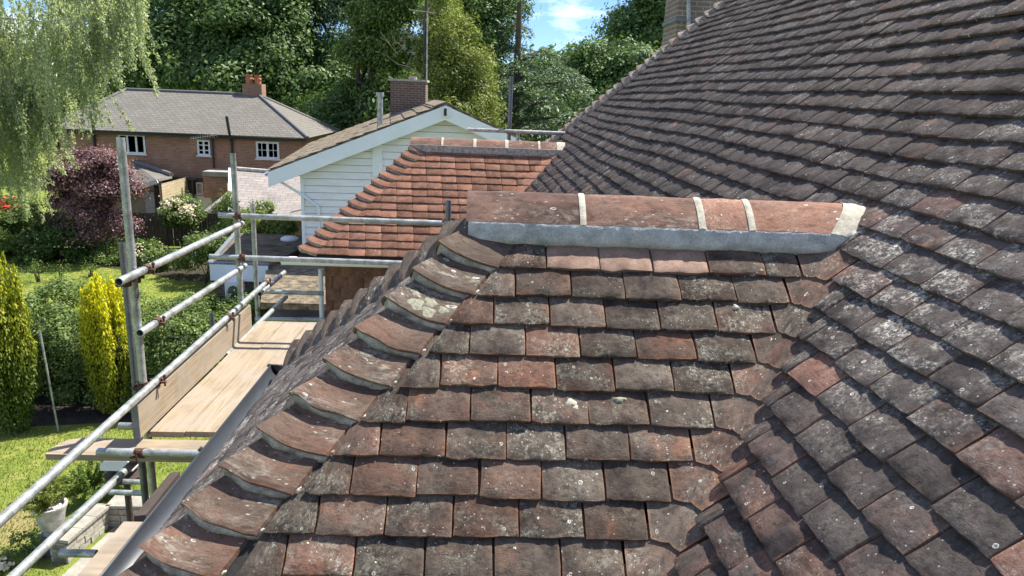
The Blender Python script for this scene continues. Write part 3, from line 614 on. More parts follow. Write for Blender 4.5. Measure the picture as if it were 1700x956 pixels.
# ---- ridge of the near wing
def ridge(parent, x0, x1, yc, zc, R_, th_, mat, tint, seed, mitre=0.0, half=1.26, label=None, n=18, nx=10):
    r = np.random.default_rng(seed); V = []; uv = []
    for rr, lay in ((R_, 0), (R_ - th_, 1)):
        for i in range(nx + 1):
            for j in range(n + 1):
                ph = -1 + 2 * j / n; wf = rr / .116; zz = zc + .116 - lay * th_ + (rr - .116 + lay * th_) - .083 * wf * abs(ph)**1.55; f = i / nx
                low = abs(ph)**1.55; xe = x1 - mitre * low
                x = x0 + (xe - x0) * f; V.append((x, yc + .111 * wf * ph + r.normal(0, .0004), zz + r.normal(0, .0005) + .002 * math.sin(f * 3.1))); uv.append((.035 + .93 * f, .05 + 2.4 * j / n))
    m_ = (nx + 1) * (n + 1); ix = np.arange(m_).reshape(nx + 1, n + 1); F = []
    for i in range(nx):
        for j in range(n): F += [(ix[i, j], ix[i+1, j], ix[i+1, j+1], ix[i, j+1]), (m_+ix[i, j+1], m_+ix[i+1, j+1], m_+ix[i+1, j], m_+ix[i, j])]
        F += [(ix[i+1, 0], ix[i, 0], m_+ix[i, 0], m_+ix[i+1, 0]), (ix[i, n], ix[i+1, n], m_+ix[i+1, n], m_+ix[i, n])]
    for j in range(n): F += [(ix[0, j], ix[0, j+1], m_+ix[0, j+1], m_+ix[0, j]), (ix[nx, j+1], ix[nx, j], m_+ix[nx, j], m_+ix[nx, j+1])]
    me = mesh('ridge_tile', V, F, mat, np.array(uv), True)
    try: me.set_sharp_from_angle(angle=math.radians(40))
    except Exception: pass
    o = obj('ridge_tile', me, parent, None, label); o.color = tint; return o
RC = (W1.y1, -.409)
ridge(wing, -.051, .307, *RC, .116, .014, M['ridge'], (.22, .5, 1.0, .11), 1, label='dark purple-brown ridge tile at the hip end')
ridge(wing, .326, .685, *RC, .116, .014, M['ridge'], (.38, .5, 1.05, .52), 2)
ridge(wing, .708, .846, *RC, .116, .014, M['ridge'], (.95, .6, 1.15, .33), 3, label='short orange ridge tile')
ridge(wing, .868, 1.20, *RC, .116, .014, M['ridge'], (.85, .5, 1.15, .84), 4, mitre=.075, label='orange-red ridge tile cut to meet the main roof')
for x0, x1, m_ in ((.3065, .3265, 'mortar_cream'), (.685, .708, 'mortar_cream'), (.846, .868, 'mortar_cream')):
    o = ridge(wing, x0, x1, RC[0], RC[1], .1185, .02, M[m_], (0, 0, 0, 0), int(x0 * 99), half=1.30, nx=4); o.name = 'mortar_joint'
o = ridge(wing, -.052, -.044, RC[0], RC[1], .104, .10, M['mortar_old'], (0, 0, 0, 0), 7, nx=2); o.name = 'mortar_end'
# mitred end flaunching against the main roof
V = []; F = []
for i in range(7):
    f = i / 6
    for j in range(19):
        ph = -1 + 2 * j / 18; low = abs(ph)**1.55; xa = 1.190 - .078 * low; P = A3(0, RC[0] + .1155 * ph, RC[1] + .120 - .087 * low)
        xb = (cM - MN[1] * P[1] - MN[2] * (P[2] + .004)) / MN[0] + .006; P[0] = xa - .004 + (max(xb, xa + .012) - xa + .004) * f; P[2] += -.002 * math.sin(f * math.pi) + rng.normal(0, .0012) - .014 * f**3; V.append(P)
for i in range(6):
    for j in range(18): a_ = i * 19 + j; F.append((a_, a_ + 19, a_ + 20, a_ + 1))
obj('mortar_flaunching', mesh('mortar_flaunching', V, F, M['mortar_cream'], None, True), wing)
# smoothed grey bedding mortar below the ridge tiles, front and back
for sgn in (-1, 1):
    V = []; F = []; nb = 70
    for i in range(nb + 1):
        x = -.045 + (1.195 + .045) * i / nb; wv = .004 * math.sin(x * 17) + .003 * math.sin(x * 47 + 1) + rng.normal(0, .0009)
        rise = 0
        for d, z in ((.098, -.365 ), (.113, -.378), (.1165, -.400), (.1190, -.416 + wv), (.1210, -.430 + wv), (.10, -.452)): V.append((x, W1.y1 + sgn * d + (rng.normal(0, .0006)), z + rise))
    for i in range(nb):
        for j in range(5): a_ = i * 6 + j; F.append((a_, a_ + 6, a_ + 7, a_ + 1) if sgn < 0 else (a_, a_ + 1, a_ + 7, a_ + 6))
    F += [tuple(range(6)), tuple(nb * 6 + i for i in range(6))[::-1]]
    obj('bedding_mortar', mesh('bedding_mortar', V, F, M['mortar_grey'], None, True), wing)
# back slope of the near wing
slab('back_slope', [(W1.y1 + W1.h, W1.y1, W1.z1 - .02), (1.25, W1.y1, W1.z1 - .02), (.20, 3.27, -1.20), (-.87, 3.27, -1.20)], (0, .7, .7), .03, M['tile'], house)
# ---- red wing behind
redwing = obj('red_wing_roof', mesh('red_wing_roof', *(lambda a: (a.V, a.F))(MB().prism([(W2.y1 + W2.h, W2.y1, W2.z1 - .035), (1.08, W2.y1, W2.z1 - .035), (-.05, 7.40, -1.675), (7.40 + W2.h, 7.40, -1.675)], (0, .012, -.03))), M['felt']), house)
redwing['label'] = 'farther wing roof of orange-red clay tiles'
OR = A3(0, *W2.tail(1)); 
for k in range(1, 16):
    y, z = W2.tail(k); a = y + W2.h + .19; vx = valley_line(W2, z)[0] - .06; ph = (.083 if k % 2 else 0); first = True
    a1 = a + .085 + ph
    while a < vx:
        a1 = min(a1, vx); wd = a1 - a - .003
        if wd > .03:
            if first: me = tile_mesh(M['tile_red'], k, ((0, 0), (wd, 0), (wd, .172), (min(wd - .012, .076), .172)), nx=4, ny=3); sx = 1
            else: me = TM['tile_red'][rnd.randrange(10)]; sx = wd / .165
            put_tile('roof_tile', me, frame(OR, A3(1, 0, 0), UF, NF, a, -(k-1) * GA + rnd.gauss(0, .0022), sx, 1, rnd.uniform(0, .003)), redwing, (rnd.uniform(.35, .9), abs(rnd.gauss(.2, .2)), rnd.uniform(.78, 1.18), rnd.random()))
        first = False; a = a1; a1 = a + .167
    P0 = valley_line(W2, z); P1 = valley_line(W2, z + DZ)
    valley_tile(redwing, P0 + A3(.0, .0, .004), A3(-1, 0, 0), NF, UF, -MA, MN, -MD, unit(P1 - P0), .065, .05, M['tile_red'], k + 170, (.7, .2, 1.1, rnd.random()), ns=3, nt_=4)
    bonnet(redwing, A3(y + W2.h, y, z), aN, lN, M['tile_red'], 200 + k, nt_=13, ns=5, tint=(.55, .3, rnd.uniform(.9, 1.1), rnd.random()), mm='mortar_bonnet' if 'mortar_bonnet' in M else 'mortar_old')
    bonnet(redwing, A3(y + W2.h, 2 * W2.y1 - y, z), aFh, lFh, M['tile_red'], 240 + k, nt_=7, ns=4, tint=(.5, .3, 1, rnd.random()), mort=False)
slab('red_hip_end', [(W2.y1 + W2.h, W2.y1, W2.z1 - .02), (7.40 + W2.h, 7.40, -1.675), (7.40 + W2.h, 2 * W2.y1 - 7.40, -1.675)], (-.7, 0, .7), .03, M['tile_red'], house)
slab('red_back_slope', [(W2.y1 + W2.h, W2.y1, W2.z1 - .02), (1.0, W2.y1, W2.z1 - .02), (-.05, 2*W2.y1 - 7.40, -1.675), (7.40 + W2.h, 2*W2.y1 - 7.40, -1.675)], (0, .7, .7), .03, M['tile_red'], house)
RC2 = (W2.y1, W2.z1 - .085); xs = [at(p, 240, W2.y1 - .1)[0] for p in (681, 732.5, 735.5, 786, 790.5, 839, 844, 894, 897, 936)]
for i in range(5): ridge(redwing, xs[2*i], xs[2*i+1], *RC2, .116, .014, M['ridge'], (.35 + .1 * (i % 3), .3, 1.15, .1 * i + .05), 20 + i, mitre=.07 if i == 4 else 0, n=12, nx=4)
for i in range(4):
    o = ridge(redwing, xs[2*i+1] - .002, xs[2*i+2] + .002, *RC2, .122, .02, M['mortar_cream'], (0, 0, 0, 0), 30 + i, half=1.3, n=12, nx=2); o.name = 'mortar_joint'
MB().box((xs[0] + .01, W2.y1 - .125, W2.z1 - .13), (xs[9] + .05, W2.y1 - .10, W2.z1 - .045)).build('bedding_mortar', M['mortar_old'], redwing)
o = ridge(redwing, xs[9] - .075, xs[9] + .02, *RC2, .119, .03, M['mortar_cream'], (0, 0, 0, 0), 40, n=12, nx=3); o.name = 'mortar_flaunching'
# tile hung wall under the red eaves
yw = 7.78; xl = at(541, 480, yw)[0]
MB().box((xl, yw, G), (1.2, 2 * W2.y1 - yw, -1.62)).build('wall', M['brick'], house)
hung = obj('tile_hanging', mesh('tile_hanging', *(lambda a: (a.V, a.F))(MB().box((xl + .005, yw - .012, -4.6), (.6, yw + .004, -1.75))), M['felt']), house)
for k in range(20):
    z = -1.93 - .135 * k; x = xl - (.083 if k % 2 else 0)
    while x < .5:
        x0, x1 = max(x, xl), x + .167
        Mx = frame(A3(x0, yw - .016, z), A3(1, 0, 0), A3(0, .0, 1), A3(0, -1, 0), 0, 0, (x1 - x0 - .004) / .165, .8, .02)
        put_tile('hung_tile', TM['tile_red'][rnd.randrange(10)], Mx, hung, (rnd.uniform(-.1, .25), .1, rnd.uniform(1.1, 1.6), rnd.random())); x += .167
M['blue_fascia'] = M['fascia_white']
fzz = at(600, 443, 7.47)[2]; MB().box((xl - .38, 7.47, fzz), (.6, 7.50, -1.70)).build('fascia', M['fascia_white'], house)
MB().box((xl - .38, 7.50, fzz + .004), (.6, yw, fzz + .02)).build('soffit', M['white'], house)
MB().tube((xl - .04, yw - .05, -1.85), (xl - .04, yw - .05, G), .025, 12).build('downpipe', M['fascia_white'], house, True)
def half_gutter(name, p, q, r, mat, parent, th=.004, n=16, outer=(-1, 0, 0)):
    p, q = A3(*p), A3(*q); a = unit(q - p); o_ = A3(*outer); V = []
    for rr in (r, r - th):
        for c in (p, q):
            for i in range(n + 1):
                ph = math.pi * i / n; V.append(c + o_ * rr * math.cos(ph) - A3(0, 0, 1) * rr * math.sin(ph))
    m_ = n + 1; F = []
    for i in range(n): F += [(i, i+1, m_+i+1, m_+i), (2*m_+i, 3*m_+i, 3*m_+i+1, 2*m_+i+1), (i, 2*m_+i, 2*m_+i+1, i+1), (m_+i, m_+i+1, 3*m_+i+1, 3*m_+i)]
    F += [(0, m_, 3*m_, 2*m_), (n, 2*m_+n, 3*m_+n, m_+n)]
    return obj(name, mesh(name, V, F, mat, None, True), parent)
half_gutter('gutter', (xl - .36, 7.41, -1.69), (.5, 7.41, -1.69), .05, M['fascia_white'], house, outer=(0, -1, 0))
# ---- hip end gutter, fascia, wall
gt = half_gutter('gutter', (-.925, .6, -1.262), (-.925, 3.30, -1.262), .058, M['gutter'], house, n=24); gt['label'] = 'black half round gutter below the hip end'
for y in (1.55, 2.42, 3.27):
    MB().tube((-.925 - .061, y, -1.258), (-.925 - .061, y + .022, -1.258), .005, 8).build('gutter_clip', M['black'], gt)
half_gutter('gutter_stop', (-.925, 3.295, -1.262), (-.925, 3.305, -1.262), .064, M['black'], gt, th=.06)
MB().box((-.86, 1.50, -1.42), (-.845, 3.25, -1.23)).build('fascia', M['brown_wood'], house)
MB().box((-.80, 1.56, G), (1.6, 3.20, -1.40)).build('wall', M['brick'], house)
MB().box((-.84, 1.52, -1.425), (.4, 3.24, -1.415)).build('soffit', M['brown_wood'], house)
MB().box((.55, -3.0, G), (6.5, 11.2, -1.75)).build('wall', M['brick'], house)
half_gutter('gutter', (.14, -1.2, -1.44), (.14, 1.30, -1.44), .056, M['gutter'], house)
half_gutter('gutter', (-.90, 1.41, -1.262), (.10, 1.41, -1.262), .056, M['gutter'], house, outer=(0, -1, 0))
# chimney beyond the far hip of the main roof
cy = 12.6; c0 = at(1120, 70, cy); c1 = at(1215, 10, cy)
MB().box((c0[0], cy, -2.4), (c1[0] + .35, cy + .9, 3.6)).build('chimney_stack', M['brick_buff'], house)
lead = obj('lead_collar', mesh('lead_collar', *(lambda a: (a.V, a.F))(MB().box((c0[0] - .025, cy - .025, at(1140, 36, cy)[2]), (c1[0] + .38, cy + .93, at(1140, 30, cy)[2] ))), M['lead']), house)
MB().tube(at(1143, 48, cy - .12), at(1143, -40, cy - .12), .035, 10).build('flue_pipe', M['galv'], house, True)
# ------------------------------------------------------------------ scaffold
TR = .0242; xs_ = -2.15
scaf = thing('scaffold', 'galvanised tube scaffold with guard rails standing beside the gutter', 'scaffold', (xs_, 4.4, G))
def tb(name, p, q, mat='galv', par=None, r=TR, label=None):
    return MB().tube(p, q, r, 16, hollow=.004).build(name, M[mat], par or scaf, True, label)
def on_line(p, q, t): p = A3(*p); q = A3(*q); return p + (q - p) * t
def coupler(P, ax, par=None, seed=0):
    """rusty band coupler: two collars and a bolt"""
    P = A3(*P); ax = unit(ax); l = unit(np.cross(ax, (0, 0, 1) if abs(ax[2]) < .9 else (0, 1, 0))); u = np.cross(l, ax)
    b = MB(); b.tube(P - ax * .026, P + ax * .026, TR + .0065, 14); b.bar(P + l * .03 - ax * .02, P + l * .062 - ax * .02, .022, .012, u); b.bar(P - l * .03 + ax * .012, P - l * .055 + ax * .012, .02, .014, u)
    b.tube(P + l * .045 - u * .035, P + l * .045 + u * .045, .0065, 8); b.tube(P + l * .045 + u * .026, P + l * .045 + u * .040, .012, 6)
    return b.build('coupler', M['rust'], par or scaf)
s1 = atx(200, 228.5, xs_); s2 = atx(386.5, 254.6, xs_)
tb('standard', (xs_, s1[1], G), (xs_, s1[1], s1[2]), label='tallest pale standard nearest the camera')
tb('standard', (xs_, s2[1], G), (xs_, s2[1], s2[2]), 'galv')
p3 = at(419, 338, 7.6); tb('standard', (p3[0], 7.6, G), p3)
p4 = at(202, 402.6, 5.7); tb('standard', (p4[0], 5.7, G), p4, 'galv_dark', label='dark standard rising behind the tallest one')
p5 = at(351, 520, 7.0); tb('standard', (p5[0], 7.0, G), p5, 'galv_dark')
p6 = at(744, 334, 6.05); tb('standard', (p6[0], 6.10, -3.5), (p6[0], 6.10, p6[2]), 'galv_dark')
r0, r1 = atx(197, 468, xs_ + .05), atx(402, 371, xs_ + .05); tb('guard_rail', r0, r1)
q0, q1 = atx(232, 553, xs_ + .05), atx(407, 441, xs_ + .05); tb('guard_rail', q0, q1)
c0_, c1_ = atx(2, 863, xs_ + .05), atx(444, 467, xs_ + .05); tb('ledger', c0_ + (c0_ - c1_) * .22, c1_)
c2_ = atx(431, 488, xs_ + .0); c3_ = atx(472, 452, xs_ + .0); tb('ledger', c2_, c3_)
d0, d1 = atx(30, 950, xs_ + .02), atx(224, 766, xs_ + .02); tb('ledger', d0 + (d0 - d1) * .8, d1)
e0, e1 = atx(375, 590, xs_ + .05), atx(475, 493, xs_ + .05); tb('ledger', e0, e1)
ya = s2[1] - .05; a0 = at(363, 357, ya); a1 = at(745, 371, ya); tb('transom', a0, a0 + (a1 - a0) * 1.18, label='upper cross rail at the far end')
b0 = at(348, 426, ya); b1 = at(668, 437, ya); tb('transom', b0, b0 + (b1 - b0) * 1.35, label='lower cross rail at the far end')
f0 = at(162, 750, 4.08); f1 = at(335, 753, 4.08); tb('transom', f0, f0 + (f1 - f0) * 1.35)
g0 = at(198, 707, 4.6); tb('transom', g0, g0 + A3(.9, 0, 0))
for px, py, px1, py1, y in ((100, 918, 160, 919, 3.9), (182, 817, 242, 819, 5.9), (205, 799, 250, 801, 6.4), (433, 484, 537, 487, 7.7), (424, 530, 540, 531, 7.5)):
    h0, h1 = at(px, py, y), at(px1, py1, y); tb('transom', h0, h1)
m0 = at(250, 757, 5.2); tb('standard', (m0[0], 5.2, G), m0, 'galv_dark'); m1 = at(234, 760, 4.7); tb('standard', (m1[0], 4.7, -5.4), m1, 'galv_dark', r=.02)
for P_, ax in ((on_line(r0, r1, .16), r1 - r0), (on_line(q0, q1, .12), q1 - q0), (on_line(c0_, c1_, .72), c1_ - c0_), (on_line(c0_, c1_, .985), c1_ - c0_), (atx(262, 632, xs_ + .05), c1_ - c0_), (atx(237, 640, xs_), (0, 0, 1)),
              (a0 + (a1 - a0) * .085, a1 - a0), (b0 + (b1 - b0) * .17, b1 - b0), (at(232, 752, 4.08), (1, 0, 0)), (at(744, 366, ya), (0, 0, 1)), (atx(225, 462, xs_), (0, 0, 1)), (p4 + A3(0, 0, -.30), (0, 0, 1)), (atx(209, 468, xs_ + .0) , (0, 0, 1))):
    coupler(P_, ax)
scaf2 = thing('scaffold', 'far scaffold post and cross tube standing beyond the red tiled ridge', 'scaffold', (.0, 9.5, G))
k0 = at(849, 126, 9.5); tb('standard', (k0[0], 9.5, G), k0, 'galv_dark', scaf2)
k1, k2 = at(776, 215, 9.45), at(925, 221, 9.45); tb('ledger', k1, k2 + A3(.1, 0, 0), 'galv', scaf2)
k3 = at(860, 215, 9.9); tb('standard', (k3[0], 9.9, G), k3, 'galv', scaf2)
# boards
def board(label, pts, thick, ax, mat='wood', name='scaffold_board', group='scaffold boards', bands=True, updir=None):
    c = np.mean([A3(*p) for p in pts], 0); b = MB().prism(pts, (0, 0, -thick) if updir is None else updir); o = b.build(name, M[mat]); tag(o, label, 'scaffold board', group); o.color = (ax, 0, 0, 1); return o
zb = -2.15; ends = (4.38, 6.78); labs = ['scaffold deck board against the upright toe board', 'second deck board from the toe board', 'third deck board from the toe board', 'fourth deck board, beside the gutter', 'deck board mostly hidden below the gutter']
for i in range(5):
    x0 = -2.085 + i * .222; y0 = ends[0] + (0 if i < 2 else rnd.uniform(-.01, .02)); dz = rnd.uniform(-.003, .003)
    n_ = 14; V = []; F = []
    for j in range(n_ + 1):
        y = y0 + (ends[1] - y0) * j / n_; zz = zb + dz + .004 * math.sin(j * .7 + i)
        V += [(x0, y, zz - .038), (x0 + .217, y, zz - .038), (x0 + .217, y, zz), (x0, y, zz)]
    for j in range(n_):
        for k in range(4): F.append((4*j + k, 4*j + (k+1) % 4, 4*j + 4 + (k+1) % 4, 4*j + 4 + k))
    F += [(3, 2, 1, 0), tuple(4*n_ + k for k in range(4))]
    o = obj('scaffold_board', mesh('scaffold_board', V, F, M['wood'])); tag(o, labs[i], 'scaffold board', 'boards of the scaffold deck'); o.color = (0, 0, 0, 1)
tbp = [(-2.13, 4.27, -2.145), (-2.13, 6.52, -2.145), (-2.13, 6.52, -1.92), (-2.13, 4.27, -1.925)]
o = MB().prism(tbp, (.036, 0, 0)).build('toe_board', M['wood']); tag(o, 'pale toe board standing on edge along the deck', 'scaffold board'); o.color = (0, 0, 0, 1)
hz = MB().box((-2.134, 4.264, -2.15), (-2.092, 4.272, -1.922)).build('end_band', M['galv_dark'], o)
zc = -2.192; B0 = at(68, 742, 4.13)
pts = [(-2.60, 4.13, zc), (-1.15, 4.13, zc), (-1.15, 4.355, zc), (-2.50, 4.355, zc), (-2.57, 4.32, zc), (-2.61, 4.22, zc)]
board('weathered cross board poking out left under the deck, with a chipped corner', pts, .038, 1)
pt = A3(*at(222, 862, 2.75)); 
tq = at(226, 875, 2.42)
o = MB().bar((tq[0], 1.0, tq[2]), (tq[0], 2.42, tq[2]), .085, .045).build('timber_plank', M['wood']); tag(o, 'pale sawn timber lying alongside below the gutter', 'plank')
o = MB().bar((tq[0] + .01, 2.43, tq[2] + .0), (at(283, 800, 3.0)[0], 3.05, at(283, 800, 3.0)[2] - .02), .04, .075).build('timber_plank', M['brown_wood']); tag(o, 'dark brown timber set below the gutter beyond the pale one', 'plank')
o = MB().bar((-1.62, 2.2, -2.5), (-1.45, 4.2, -2.5), .07, .05).build('timber_plank', M['brown_wood']); tag(o, 'reddish brown timber low down beside the scaffold', 'plank')
# ------------------------------------------------------------------ ground
def sheet(name, x0, x1, y0, y1, z, mat, kind='structure', n=1):
    me = mesh(name, [(x0, y0, z), (x1, y0, z), (x1, y1, z), (x0, y1, z)], [(0, 1, 2, 3)], mat); o = obj(name, me); o['kind'] = kind; return o
def patch(name, pts, z, mat, kind='structure'):
    me = mesh(name, [(p[0], p[1], z) for p in pts], [tuple(range(len(pts)))], mat); o = obj(name, me); o['kind'] = kind; return o
sheet('ground', -600, 600, -200, 900, G, M['lawn'])
gp = lambda px, py: atz(px, py)
patch('soil_bed', [(-14.5, 14.6), (-12, 14.3), (-9.5, 15.0), (-7.8, 15.3), (-5.5, 15.2), (-4, 15.6), (-4, 19), (-14.5, 19)], G + .004, M['soil'])
patch('flower_bed', [(-24, 30.6), (-17, 30.2), (-13.2, 28.8), (-11.6, 27.8), (-9.8, 27.8), (-9.8, 33.6), (-24, 32.6)], G + .004, M['soil'])
patch('paving', [(-6.4, 8.5), (-1, 8.5), (-1, 13.2), (-5.0, 13.0), (-6.0, 11.9)], G + .008, M['slab'])
patch('brick_path', [(-4.9, 13.0), (-1.0, 13.0), (-1.0, 15.0), (-4.2, 15.0)], G + .006, pl('red_brick_paving', (.24, .12, .075), .95, 0, .2, 9, .5, .01))
patch('gravel_path', [(-8.6, 18.6), (-2.0, 18.6), (-2.0, 21.2), (-8.6, 21.2)], G + .006, M['litter'])
# ------------------------------------------------------------------ foliage
def leaf_object(name, C, size, Nrm, aspect, mat, parent, tint, updir=None):
    n = len(C); Nrm = Nrm / (np.linalg.norm(Nrm, axis=1, keepdims=True) + 1e-9)
    if updir is None: updir = rng.normal(size=(n, 3))
    L_ = np.cross(Nrm, updir); L_ /= (np.linalg.norm(L_, axis=1, keepdims=True) + 1e-9); U_ = np.cross(L_, Nrm)
    s = (size * rng.uniform(.65, 1.35, n))[:, None]; wv = s * aspect
    V = np.stack([C - U_ * s, C + L_ * wv - U_ * s * .1 + Nrm * s * .12, C + U_ * s, C - L_ * wv - U_ * s * .1 + Nrm * s * .12], 1).reshape(-1, 3)
    F = np.arange(4 * n).reshape(n, 4); me = fastmesh(name, V, F, mat, None, np.repeat(tint, 4, 0)); o = obj(name, me, parent); o.color = (0, 0, 0, 0); return o
def ell(n): v = rng.normal(size=(n, 3)); return v / np.linalg.norm(v, axis=1, keepdims=True)
def crown_clumps(ells, nclump, per, cr, flat=.7, inner=.55):
    """leaf points in clumps spread through ellipsoids; returns centres, outward normals, depth 0..1"""
    vol = np.array([e[1][0] * e[1][1] * e[1][2] for e in ells])**(2/3); pr = vol / vol.sum(); Cs = []; Ns = []; Ds = []
    for c, r in ells: pass
    which = rng.choice(len(ells), nclump, p=pr)
    for w_ in which:
        c, r = ells[w_]; d = ell(1)[0]; rad = inner + (1.1 - inner) * rng.random()**.5; cc = A3(*c) + d * A3(*r) * rad
        k = cr * rng.uniform(.6, 1.35); m_ = int(per * rng.uniform(.6, 1.4)); v = ell(m_) * (rng.random((m_, 1))**.4) * np.where(rng.random((m_, 1)) < .16, 1.55, 1.0); v[:, 2] *= flat
        Cs.append(cc + v * k); Ns.append(v * .9 + d * .3 + A3(0, 0, .5) + rng.normal(0, .5, (m_, 3))); Ds.append(np.full(m_, rng.random()))
    return np.concatenate(Cs), np.concatenate(Ns), np.concatenate(Ds)
def mk_tint(n, cl, a=.5, hi=.05): 
    t = np.zeros((n, 4)); t[:, 0] = np.clip(cl * a + rng.random(n) * (1 - a) , 0, 1); t[:, 1] = (rng.random(n) < hi) * rng.random(n); return t
def limbs(b, base, top, r, ells, n=9):
    b.tube(base, on_line(base, top, .5), r, 10, r * .7); b.tube(on_line(base, top, .5), top, r * .7, 9, r * .25)
    for i in range(n):
        c, rr = ells[i % len(ells)]; s_ = on_line(base, top, .35 + .6 * i / n); e = A3(*c) + ell(1)[0] * A3(*rr) * .7; m_ = (s_ + e) / 2 + A3(0, 0, -.1 * rr[2])
        b.tube(s_, m_, r * .35, 7, r * .22); b.tube(m_, e, r * .22, 6, r * .06)
def tree(label, base, top, ells, lm, nclump, per, cr, lsize, asp=.55, tr=.3, name='tree', cat='tree', bark='bark', flat=.7, inner=.55, hi=.06, group=None, a=.5, nl=9):
    t = thing(name, label, cat, base, group); b = MB(); limbs(b, A3(*base), A3(*top), tr, ells, nl); b.build('trunk', M[bark], t, True)
    C_, N_, D_ = crown_clumps(ells, int(nclump * .62), int(per * 1.9), cr * 1.12, flat, inner); leaf_object('crown', C_, lsize * .84, N_, asp, LM[lm], t, mk_tint(len(C_), D_, a, hi)); return t
def E(px, py, y, rx, rz, ry=None):    # ellipsoid centred on a pixel at depth y, radii in pixels
    c = at(px, py, y); d = c @ CF; k = d / FPX; return (c, (rx * k, (ry or rx) * k, rz * k))
# big trees behind the brick house
tree('tall dark broadleaved tree behind the left half of the brick house', (*atz(330, 190)[:0], -24, 62, G), (-24, 62, 12), [E(330, 60, 62, 120, 105), E(240, 40, 63, 90, 110), E(400, 20, 62, 90, 90), E(290, 130, 60, 120, 60)], 'dark', 420, 150, 1.5, .20, tr=.6)
tree('dark broadleaved tree with an open top behind the brick house chimney', (-17, 58, G), (-17, 58, 9), [E(430, 70, 58, 75, 75), E(500, 130, 57, 70, 70), E(390, 130, 57, 80, 55), E(450, 20, 59, 40, 30), E(470, -20, 59, 40, 25)], 'dark', 330, 140, 1.3, .19, tr=.5)
tree('dark conifer standing between the brick house and the white house', (-14.5, 62, G), (-14.5, 62, 13), [E(560, 60, 62, 62, 120), E(530, 140, 62, 60, 70), E(590, 150, 60, 70, 60), E(560, -30, 62, 50, 60)], 'fir', 380, 150, 1.0, .17, asp=.35, tr=.45, cat='conifer', name='conifer_tree')
tree('ivy covered tree with bare twigs behind the white house chimney', (-8.4, 50, G), (-8.4, 50, 2.5), [E(680, 60, 50, 55, 75), E(640, 30, 51, 55, 90), E(700, 150, 48, 60, 60), E(620, 100, 51, 50, 70), E(690, -10, 50, 60, 40)], 'ivy', 360, 150, .8, .125, tr=.4, hi=.12)
tree('yellow green tree behind the gable of the white house', (-2.9, 36, G), (-2.9, 36, 5), [E(733, 12, 38, 26, 50), E(762, 80, 36, 30, 52), E(786, 140, 36, 32, 52), E(806, 196, 35, 34, 34), E(742, 150, 36, 42, 60), E(722, 75, 37, 28, 50), E(775, 195, 35, 45, 35), E(700, 170, 37, 30, 40)], 'lime', 430, 130, .46, .085, asp=.32, tr=.2, hi=.2, flat=1.2)
tree('tall thin topped tree rising above the yellow green tree', (-2.6, 44, G), (-2.6, 44, 3.5), [E(790, 20, 44, 50, 45), E(845, 2, 44, 36, 18), E(760, -10, 44, 60, 30), E(825, 50, 43, 30, 35), E(800, 80, 43, 40, 30)], 'oak', 230, 110, .7, .11, tr=.14, inner=.2)
dt = [o for o in bpy.data.objects if o.get('label', '').startswith('ivy covered')][0]; b = MB()
for i in range(26):
    p0 = at(rnd.uniform(655, 725), rnd.uniform(60, 135), 43.5); dv = A3(rnd.uniform(-1.6, 1.2), rnd.uniform(-1.2, -.2), rnd.uniform(-.3, 1.0)); b.tube(p0, p0 + dv * .6, .03, 5, .016); b.tube(p0 + dv * .6, p0 + dv + A3(0, 0, rnd.uniform(-.4, .2)), .016, 4, .006)
    b.tube(p0 + dv * .45, p0 + dv * .8 + A3(rnd.uniform(-.5, .5), 0, .4), .012, 4, .005)
b.build('dead_branches', pl('dead_wood', (.30, .27, .22), .95), dt)
# layered cedar
def cedar(label, base, plates, lm='cedar', lsize=.10, per=2600, droop=.35):
    t = thing('cedar_tree', label, 'cedar', base); b = MB(); b.tube(base, (base[0], base[1], plates[0][0][2] + 1), .4, 10, .12); Cs = []; Ns = []; Ds = []; Us = []
    for c, rx, ry in plates:
        b.tube((base[0], base[1], c[2] - .6), c - A3(0, 0, .12), .10, 7, .03)
        for j in range(10):
            an = rng.random() * 6.28; b.tube(c - A3(0, 0, .1), c + A3(rx * math.cos(an) * .8, ry * math.sin(an) * .8, -droop * .7), .035, 5, .008)
        n = int(per * (rx * ry)**.7 / 4); nf = 26; fan = rng.integers(0, nf, n); an = fan * 2 * math.pi / nf + rng.normal(0, .07, n); rad = rng.random(n)**.55
        lift = rng.random(nf)[fan] * .25; x = rx * rad * np.cos(an) * (.75 + .4 * rng.random(nf)[fan]); y = ry * rad * np.sin(an)
        z = -droop * 1.6 * rad**2 * (1.0 + rng.random(nf)[fan]) + rng.normal(0, .035, n) + lift - .12
        Cs.append(c + np.stack([x, y, z], 1)); Ns.append(np.stack([rng.normal(0, .5, n), rng.normal(0, .5, n), np.ones(n)], 1)); Ds.append(rng.random(nf)[fan]); Us.append(np.stack([np.cos(an), np.sin(an), -.5 * rad + rng.normal(0, .3, n)], 1))
    b.build('trunk', M['bark'], t, True); C_ = np.concatenate(Cs); leaf_object('crown', C_, lsize, np.concatenate(Ns), .3, LM[lm], t, mk_tint(len(C_), np.concatenate(Ds), .6, .22), np.concatenate(Us)); return t
pls = []
for px, py, y, rx in ((860, 40, 42, 30), (850, 75, 42, 48), (900, 85, 41, 38), (865, 105, 41, 55), (930, 112, 40, 45), (880, 135, 40, 58), (850, 150, 41, 50), (950, 130, 40, 35), (905, 165, 39, 52), (860, 178, 40, 55), (950, 188, 37, 42), (900, 205, 38, 60), (965, 198, 36, 30), (870, 222, 39, 50), (820, 190, 41, 40), (840, 120, 42, 45)):
    c = at(px, py, y); k = y / FPX; pls.append((c, rx * k, rx * k * 1.1))
cedar('blue green cedar with layered drooping branches right of the scaffold post', (1.6, 41, G), pls, per=2600, lsize=.095)
